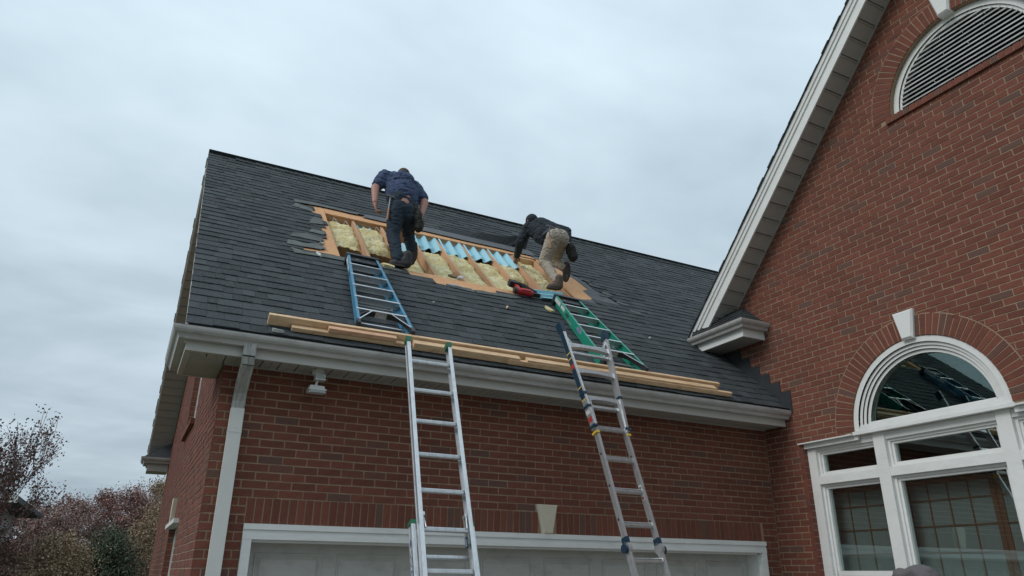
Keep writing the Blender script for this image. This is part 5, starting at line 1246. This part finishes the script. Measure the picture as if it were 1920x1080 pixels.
jean = blob('trousers', [(g_['lank']+V((0, 0, -0.01)), g_['lkn'], 0.070, 0.080), (g_['lkn'], g_['lhip']+V((0.01, 0, -0.06)), 0.083, 0.112), (g_['rank'], g_['rkn'], 0.066, 0.078), (g_['rkn'], g_['rhip']+V((0, 0, -0.04)), 0.080, 0.112), (V((1.835, 1.37, 6.0)), V((1.935, 1.37, 5.975)), 0.128, 0.130), (V((1.84, 1.382, 6.115)), V((1.925, 1.39, 6.078)), 0.131, 0.130)], 'denim', P1, 0.012, 4, 0.009, 0.09, origin=O)
boot(P1, (1.960, 1.235, 5.165), (1.755, 1.285, 5.175), (0, -0.1, 1), 'darkboot', k=1.1); boot(P1, (2.150, 1.555, 5.655), (2.145, 1.62, 5.40), (0, 0.98, 0.15), 'darkboot')
blob('tool_pouch', [('e', V((2.075, 1.32, 5.90)), (0.060, 0.085, 0.115), None), ('e', V((2.10, 1.31, 5.80)), (0.060, 0.07, 0.10), None), ('e', V((2.04, 1.33, 6.02)), (0.040, 0.06, 0.08), None)], 'pouch', P1, 0.012, 2, 0.012, 0.04, origin=O)
hammer(TR(1.690, 1.30, 5.79) @ Matrix.Rotation(0.06, 4, 'Y'), 'hammer hanging at the left hip of the man in the navy shirt')
# ---- crouching worker, black jacket
P2 = thing('person', 'crouching worker in black jacket, khaki trousers and tool belt at the right of the opening', 'person', TR(4.146, 1.40, 5.27))
O = P2.location
c2 = dict(lank=(4.155, 1.44, 5.50), lkn=(4.075, 1.62, 5.84), lhip=(4.125, 1.43, 6.15), rhip=(4.275, 1.47, 6.17), rkn=(4.43, 1.90, 6.02), rank=(4.43, 1.66, 5.84), pel=(4.20, 1.47, 6.18), wst=(4.165, 1.60, 6.29), chest=(4.13, 1.82, 6.46), neck=(4.13, 1.98, 6.57), lsh=(3.985, 1.93, 6.46), rsh=(4.33, 1.86, 6.53), lel=(3.885, 1.98, 6.24), lwr=(3.945, 2.20, 6.13), lpa=(3.965, 2.27, 6.09), rel=(4.520, 1.72, 6.45), rwr=(4.455, 1.60, 6.22), rpa=(4.44, 1.57, 6.14), head=(4.105, 2.05, 6.66))
g_ = {k: V(v) for k, v in c2.items()}
blob('body', [(g_['lank'], g_['lkn'], 0.045, 0.058), (g_['lkn'], g_['lhip'], 0.062, 0.082), (g_['rank'], g_['rkn'], 0.045, 0.058), (g_['rkn'], g_['rhip'], 0.062, 0.082), (g_['pel'], g_['wst'], 0.115, 0.115), (g_['wst'], g_['chest'], 0.115, 0.125), (g_['lsh'], g_['rsh'], 0.065, 0.065), (g_['chest'], g_['neck'], 0.10, 0.055), (g_['neck'], g_['head'], 0.055, 0.05), (g_['lsh'], g_['lel'], 0.048, 0.042), (g_['lel'], g_['lwr'], 0.042, 0.028), (g_['rsh'], g_['rel'], 0.048, 0.042), (g_['rel'], g_['rwr'], 0.042, 0.028)]
     + hand_parts(g_['lwr'], g_['lpa'], (1, 0.2, 0.2), 0.35) + hand_parts(g_['rwr'], g_['rpa'], (-0.5, 1, 0), 0.7) + head_parts(g_['head'], (-0.2, 0.75, -0.6), (0, 0.6, 0.75)), 'skin', P2, 0.0075, 2, origin=O)
blob('knit_cap', [('e', g_['head']+V((0, -0.012, 0.018)), (0.092, 0.104, 0.098), None)], 'jacket', P2, 0.01, 2, 0.003, 0.03, origin=O)
blob('jacket', [(V((4.175, 1.56, 6.26)), V((4.15, 1.70, 6.37)), 0.150, 0.155), (V((4.15, 1.70, 6.37)), g_['chest'], 0.155, 0.155), (V((4.10, 1.64, 6.27)), V((4.06, 1.85, 6.42)), 0.125, 0.12), (g_['lsh'], g_['rsh'], 0.098, 0.095), (g_['chest'], g_['neck'], 0.12, 0.085), (g_['lsh'], g_['lel'], 0.080, 0.070), (g_['lel'], g_['lwr'], 0.068, 0.046), (g_['rsh'], g_['rel'], 0.080, 0.068), (g_['rel'], g_['rwr'], 0.066, 0.046), (V((4.08, 1.60, 6.17)), V((4.06, 1.72, 6.25)), 0.09, 0.09)], 'jacket', P2, 0.012, 4, 0.013, 0.08, origin=O)
blob('trousers', [(g_['lank'], g_['lkn'], 0.062, 0.076), (g_['lkn'], g_['lhip'], 0.082, 0.108), (g_['rank'], g_['rkn'], 0.062, 0.074), (g_['rkn'], g_['rhip'], 0.078, 0.104), (V((4.165, 1.46, 6.175)), V((4.255, 1.47, 6.18)), 0.120, 0.120)], 'khaki', P2, 0.012, 4, 0.012, 0.07, origin=O)
blob('tool_belt', [(V((4.02, 1.52, 6.20)), V((4.08, 1.435, 6.255)), 0.030, 0.032), (V((4.08, 1.435, 6.255)), V((4.20, 1.42, 6.29)), 0.032, 0.030), (V((4.20, 1.42, 6.29)), V((4.33, 1.47, 6.27)), 0.030, 0.028), (V((4.33, 1.47, 6.27)), V((4.38, 1.55, 6.20)), 0.028, 0.028)], 'belt', P2, 0.010, 2, origin=O)
boot(P2, (4.165, 1.375, 5.345), (4.010, 1.43, 5.355), (0, -0.15, 1), 'boot', k=1.05); boot(P2, (4.445, 1.585, 5.86), (4.430, 1.63, 5.615), (0, 0.98, 0.15), 'boot', k=1.05)
blob('tool_pouch', [('e', V((4.44, 1.50, 6.04)), (0.070, 0.075, 0.105), None), ('e', V((4.475, 1.50, 5.96)), (0.070, 0.07, 0.085), None), ('e', V((4.36, 1.52, 6.17)), (0.05, 0.06, 0.08), None)], 'pouch', P2, 0.012, 2, 0.014, 0.04, origin=O)
hammer(TR(4.005, 1.33, 5.93) @ Matrix.Rotation(-0.04, 4, 'Y'), 'hammer with orange grip hanging at the left hip of the crouching worker')
# ---- bystander in front of the window, only the top of the cap is in view
P3 = thing('person', 'bystander in a grey cap at the bottom edge below the big window', 'person', TR(2.985, -3.93, 0.03))
O = P3.location
hx, hy, hz = 2.985, -3.93, 1.690
g3 = lambda *a: V((hx+a[0], hy+a[1], a[2]))
blob('body', [(g3(-.10, 0, .12), g3(-.10, 0, .50), 0.045, 0.06), (g3(-.10, 0, .50), g3(-.09, 0, .92), 0.06, 0.085), (g3(.10, 0, .12), g3(.10, 0, .50), 0.045, 0.06), (g3(.10, 0, .50), g3(.09, 0, .92), 0.06, 0.085), (g3(0, 0, .95), g3(0, 0, 1.36), 0.13, 0.14), (g3(-.17, 0, 1.42), g3(.17, 0, 1.42), 0.06, 0.06), (g3(0, 0, 1.4), g3(0, 0, 1.60), 0.06, 0.05), (g3(-.19, 0, 1.42), g3(-.23, 0, 1.15), 0.05, 0.04), (g3(-.23, 0, 1.15), g3(-.22, .08, .90), 0.04, 0.03), (g3(.19, 0, 1.42), g3(.23, 0, 1.15), 0.05, 0.04), (g3(.23, 0, 1.15), g3(.22, .08, .90), 0.04, 0.03)]
     + hand_parts(g3(-.22, .08, .90), g3(-.22, .10, .82), (0, 1, 0), 0.4) + hand_parts(g3(.22, .08, .90), g3(.22, .10, .82), (0, 1, 0), 0.4) + head_parts((hx, hy, hz), (0.88, 0.45, 0), (0, 0, 1)), 'skin', P3, 0.009, 2, origin=O)
blob('jacket', [(g3(0, 0, .92), g3(0, 0, 1.38), 0.165, 0.165), (g3(-.17, 0, 1.42), g3(.17, 0, 1.42), 0.085, 0.085), (g3(-.19, 0, 1.42), g3(-.23, 0, 1.15), 0.07, 0.06), (g3(-.23, 0, 1.15), g3(-.22, .08, .93), 0.06, 0.045), (g3(.19, 0, 1.42), g3(.23, 0, 1.15), 0.07, 0.06), (g3(.23, 0, 1.15), g3(.22, .08, .93), 0.06, 0.045)], 'cap', P3, 0.014, 4, 0.01, 0.09, origin=O)
blob('trousers', [(g3(-.10, 0, .1), g3(-.10, 0, .50), 0.07, 0.08), (g3(-.10, 0, .50), g3(-.08, 0, .90), 0.08, 0.11), (g3(.10, 0, .1), g3(.10, 0, .50), 0.07, 0.08), (g3(.10, 0, .50), g3(.08, 0, .90), 0.08, 0.11)], 'denim', P3, 0.014, 4, 0.01, 0.08, origin=O)
cp = blob('cap', [('e', (hx+0.010, hy, hz+0.045), (0.100, 0.098, 0.090), None), ('e', (hx+0.02, hy+0.01, hz+0.08), (0.09, 0.08, 0.052), None), ('e', (hx-0.092, hy+0.02, hz+0.080), (0.050, 0.055, 0.040), None)], 'cap', P3, 0.008, 3, 0.004, 0.06, origin=O)
b = MB(); n = 14; pts = [V((hx, hy, hz+0.03))-V(O)+V((0.88, 0.45, 0))*(0.06+0.115*math.sin(PI*i/n)**0.7)+V((-0.45, 0.88, 0))*(0.085*math.cos(PI*i/n))+V((0, 0, 0.028-0.03*math.sin(PI*i/n))) for i in range(n+1)]
b.prism(pts, (0, 0, 0.006)); b.build('cap_brim', 'cap', P3)
boot(P3, (hx-.10, hy-.06, .03), (hx-.10, hy+.20, .03), (0, 0, 1), 'darkboot'); boot(P3, (hx+.10, hy-.06, .03), (hx+.10, hy+.20, .03), (0, 0, 1), 'darkboot')

# ================================================================== TREES
def limb(b, tips, p, d, ln, r, depth, rnd, spread, up, nseg=3, minr=0.003):
    p = V(p); d = V(d).normalized()
    for i in range(nseg):
        d2_ = (d+V((rnd.uniform(-1, 1), rnd.uniform(-1, 1), rnd.uniform(-1, 1)))*0.16+V((0, 0, up))).normalized()
        q = p+d2_*ln/nseg; r1 = max(minr, r*(1-0.22/nseg*1.6)); b.tube(p, q, r, r1, 5 if r > 0.015 else 3, cap=False); p, d, r = q, d2_, r1
        if depth <= 1: tips.append((V(p), V(d)))
        if depth > 0 and i > 0:
            side = V((rnd.uniform(-1, 1), rnd.uniform(-1, 1), rnd.uniform(-0.3, 0.8))).normalized()
            limb(b, tips, p, (d+side*spread).normalized(), ln*rnd.uniform(0.55, 0.8), r*0.6, depth-1, rnd, spread, up, nseg, minr)
    if depth > 0:
        for _ in range(2):
            side = V((rnd.uniform(-1, 1), rnd.uniform(-1, 1), rnd.uniform(-0.3, 0.8))).normalized()
            limb(b, tips, p, (d+side*spread*0.8).normalized(), ln*rnd.uniform(0.55, 0.85), r*0.7, depth-1, rnd, spread, up, nseg, minr)
    else: tips.append((V(p), V(d)))
def leaves(b, c, n, spread, size, rnd):
    for _ in range(n):
        o = V((rnd.gauss(0, 1), rnd.gauss(0, 1), rnd.gauss(0, 1)))*spread; a = V((rnd.uniform(-1, 1), rnd.uniform(-1, 1), rnd.uniform(-1, 1))).normalized(); s_ = size*rnd.uniform(0.6, 1.3)
        u = a.orthogonal().normalized()*s_; v = a.cross(u).normalized()*s_*0.55; p = c+o
        b.add([p-u*0.1, p+u*0.45+v, p+u*1.1, p+u*0.45-v], [(0, 1, 2, 3)])
def tree(name, label, loc, h, r, stems, depth, leafm, nleaf, lspread, lsize, seed, cat='tree', group=None, spread=0.7, up=0.05, lean=0.25, minr=0.003):
    rnd = random.Random(seed); t = thing(name, label, cat, TR(*loc), group); tb = MB(); tips = []
    for i in range(stems):
        a = 2*PI*i/stems+rnd.uniform(-.4, .4); d = V((math.cos(a)*lean, math.sin(a)*lean, 1)) if stems > 1 else V((rnd.uniform(-.05, .05), rnd.uniform(-.05, .05), 1))
        limb(tb, tips, (math.cos(a)*r*0.8*(stems > 1), math.sin(a)*r*0.8*(stems > 1), 0), d, h, r, depth, rnd, spread, up, 3, minr)
    tb.build('trunk', 'bark' if r > 0.05 else 'twig', t)
    if leafm:
        lb = MB()
        for p, d in tips: leaves(lb, p, nleaf if rnd.random() < 0.85 else 0, lspread, lsize, rnd)
        lb.build('crown', leafm, t)
    return t, len(tips)
tree('crape_myrtle', 'crape myrtle with sparse maroon leaves leaning in at the left edge', (-2.72, 5.2, 0), 1.22, 0.030, 6, 4, 'leaf_maroon', 4, 0.040, 0.025, 11, spread=0.62, up=0.10, lean=0.30)
tree('crape_myrtle', 'second crape myrtle with bare fine twigs behind the first at the left edge', (-3.3, 7.6, 0), 1.22, 0.028, 6, 4, 'leaf_maroon', 4, 0.04, 0.025, 12, spread=0.62, up=0.10, lean=0.34)
# hedgerow
GRP = 'trees of the hedgerow behind the house'
HR = [  # x, y, height, width, material, n, label
 (-5.6, 23, 3.5, 2.6, 'leaf_brown', 'brown leaved tree of the hedgerow showing through the crape myrtle twigs'),
 (-3.6, 25, 3.9, 2.4, 'leaf_brown', 'brown tree of the hedgerow just right of the grey neighbour roof'),
 (-2.2, 22, 3.9, 2.2, 'leaf_brown', 'dull brown tree of the hedgerow under the lowest gap of sky'),
 (-1.25, 24, 4.3, 2.0, 'leaf_red', 'reddish tree of the hedgerow with a thin pale spire of twigs beside it'),
 (-0.3, 22.5, 4.4, 1.9, 'leaf_red', 'dark red tree of the hedgerow left of the brick side wall'),
 (0.6, 25, 5.0, 2.0, 'leaf_olive', 'yellow brown tree of the hedgerow touching the brick side wall'),
 (1.8, 26, 5.2, 2.2, 'leaf_brown', 'brown tree of the hedgerow mostly hidden behind the garage'),
 (-7.8, 24, 3.6, 2.8, 'leaf_brown', 'brown tree of the hedgerow farthest left')]
def bush(loc, h, wd, leafm, label, seed, name='tree', cat='tree', group=GRP, dens=17000, lsz=0.048):
    """trunk and limbs plus a crown of leaf-sized faces gathered in clumps through an uneven volume"""
    rnd = random.Random(seed); t = thing(name, label, cat, TR(*loc), group)
    tb = MB(); tips = []
    limb(tb, tips, (0, 0, 0), (rnd.uniform(-.1, .1), 0, 1), h*0.33, 0.10, 3, rnd, 0.75, 0.10, 3, 0.012)
    lb = MB()
    for _ in range(34):    # thin shoots standing out of the crown
        a = rnd.uniform(0, 2*PI); rr_ = wd*0.5*rnd.random()**0.5; z0 = h*rnd.uniform(0.72, 0.93); p = V((math.cos(a)*rr_, math.sin(a)*rr_, z0*(1-0.25*(rr_/wd)**2)))
        d = V((rnd.uniform(-.4, .4), rnd.uniform(-.4, .4), 1)).normalized(); q = p+d*rnd.uniform(0.15, 0.45); lb.tube(p, q, 0.006, 0.003, 3, cap=False)
        for _k in range(3): m_ = p+(q-p)*rnd.uniform(0.3, 0.9); lb.tube(m_, m_+(d+V((rnd.uniform(-1, 1), rnd.uniform(-1, 1), 0.2))*0.8)*rnd.uniform(0.08, 0.25), 0.006, 0.003, 3, cap=False)
    tb.build('trunk', 'twig', t); ncl = 170
    for c in range(ncl):
        a = rnd.uniform(0, 2*PI); z_ = rnd.random()**0.7; rr_ = (rnd.random()**0.45)*wd*0.62*math.sqrt(max(0.05, 1-(z_*1.0)**2.2))
        c0 = V((math.cos(a)*rr_, math.sin(a)*rr_, h*(0.05+0.93*z_)+0.18*rnd.uniform(-1, 1))); rad = rnd.uniform(0.12, 0.36)
        leaves(lb, c0, dens//ncl, rad*0.6, lsz*rnd.uniform(0.7, 1.1), rnd)
    lb.build('crown', leafm, t); return t
for i, (x, y, h, wd, m_, lab) in enumerate(HR): bush((x, y, 0), h, wd, m_, lab, 40+i)
bush((-0.75, 19.0, 0), 2.75, 1.6, 'needle', 'dark green conifer shrub low in front of the hedgerow beside the house', 71, 'conifer', 'conifer', None, 15000, 0.055)
bush((-3.2, 18.0, 0), 2.35, 3.2, 'leaf_brown', 'low brown shrub in front of the hedgerow at the left', 72, 'shrub', 'shrub', None)
bush((-1.9, 17.0, 0), 2.5, 1.9, 'leaf_olive', 'low olive shrub with yellow leaves beside the dark conifer', 73, 'shrub', 'shrub', None)
bush((0.5, 20.0, 0), 3.6, 1.9, 'leaf_olive', 'olive shrub with orange leaves against the brick side wall', 74, 'shrub', 'shrub', None)
tree('sapling', 'thin bare sapling standing above the hedgerow in the gap of sky', (-1.9, 20, 0), 1.45, 0.022, 1, 3, None, 0, 0, 0, 77, spread=0.5, up=0.15, minr=0.005)
g = MB(); rnd = random.Random(9)
for _ in range(9000):
    leaves(g, V((rnd.uniform(-40, 30), rnd.uniform(34, 46), rnd.uniform(0, 3.6)*(0.7+0.3*math.sin(_)))), 1, 0.2, 0.42, rnd)
g.build('far_wood', 'leaf_brown', kind='stuff')

# ================================================================== NEIGHBOUR'S HOUSE
nb = thing('house', 'neighbouring white sided house with grey hip roof behind the crape myrtle', 'house', TR(-7.55, 17.5, 0))
b = MB(); b.box((-4, -3, 0), (4.1, 3, 3.25)); wl = b.build('wall', 'siding', nb)
for k in range(17): b = MB(); b.box((-4.02, -3.025, 0.15+k*0.18), (4.12, -3.0, 0.315+k*0.18)); b.build('siding_board', 'siding', wl)
b = MB(); b.add([(-4.5, -3.5, 3.38), (4.75, -3.5, 3.38), (4.75, 3.5, 3.38), (-4.5, 3.5, 3.38), (-1.0, 0, 4.85), (1.6, 0, 4.85), (-4.5, -3.5, 3.25), (4.75, -3.5, 3.25), (4.75, 3.5, 3.25), (-4.5, 3.5, 3.25)], [(0,1,5,4),(1,2,5),(2,3,4,5),(3,0,4),(6,9,8,7),(0,6,7,1),(1,7,8,2)]); b.build('roof', 'shingle', nb)
b = MB(); b.box((-4.5, -3.53, 3.20), (4.78, -3.5, 3.38)); b.build('fascia', 'trim', nb)
b = MB(); b.box((1.9, -3.06, 1.1), (3.1, -3.0, 2.6)); wn = b.build('window', 'window', nb); b = MB(); b.box((2.0, -3.07, 1.2), (3.0, -3.062, 2.5)); b.build('pane', 'dark', wn)
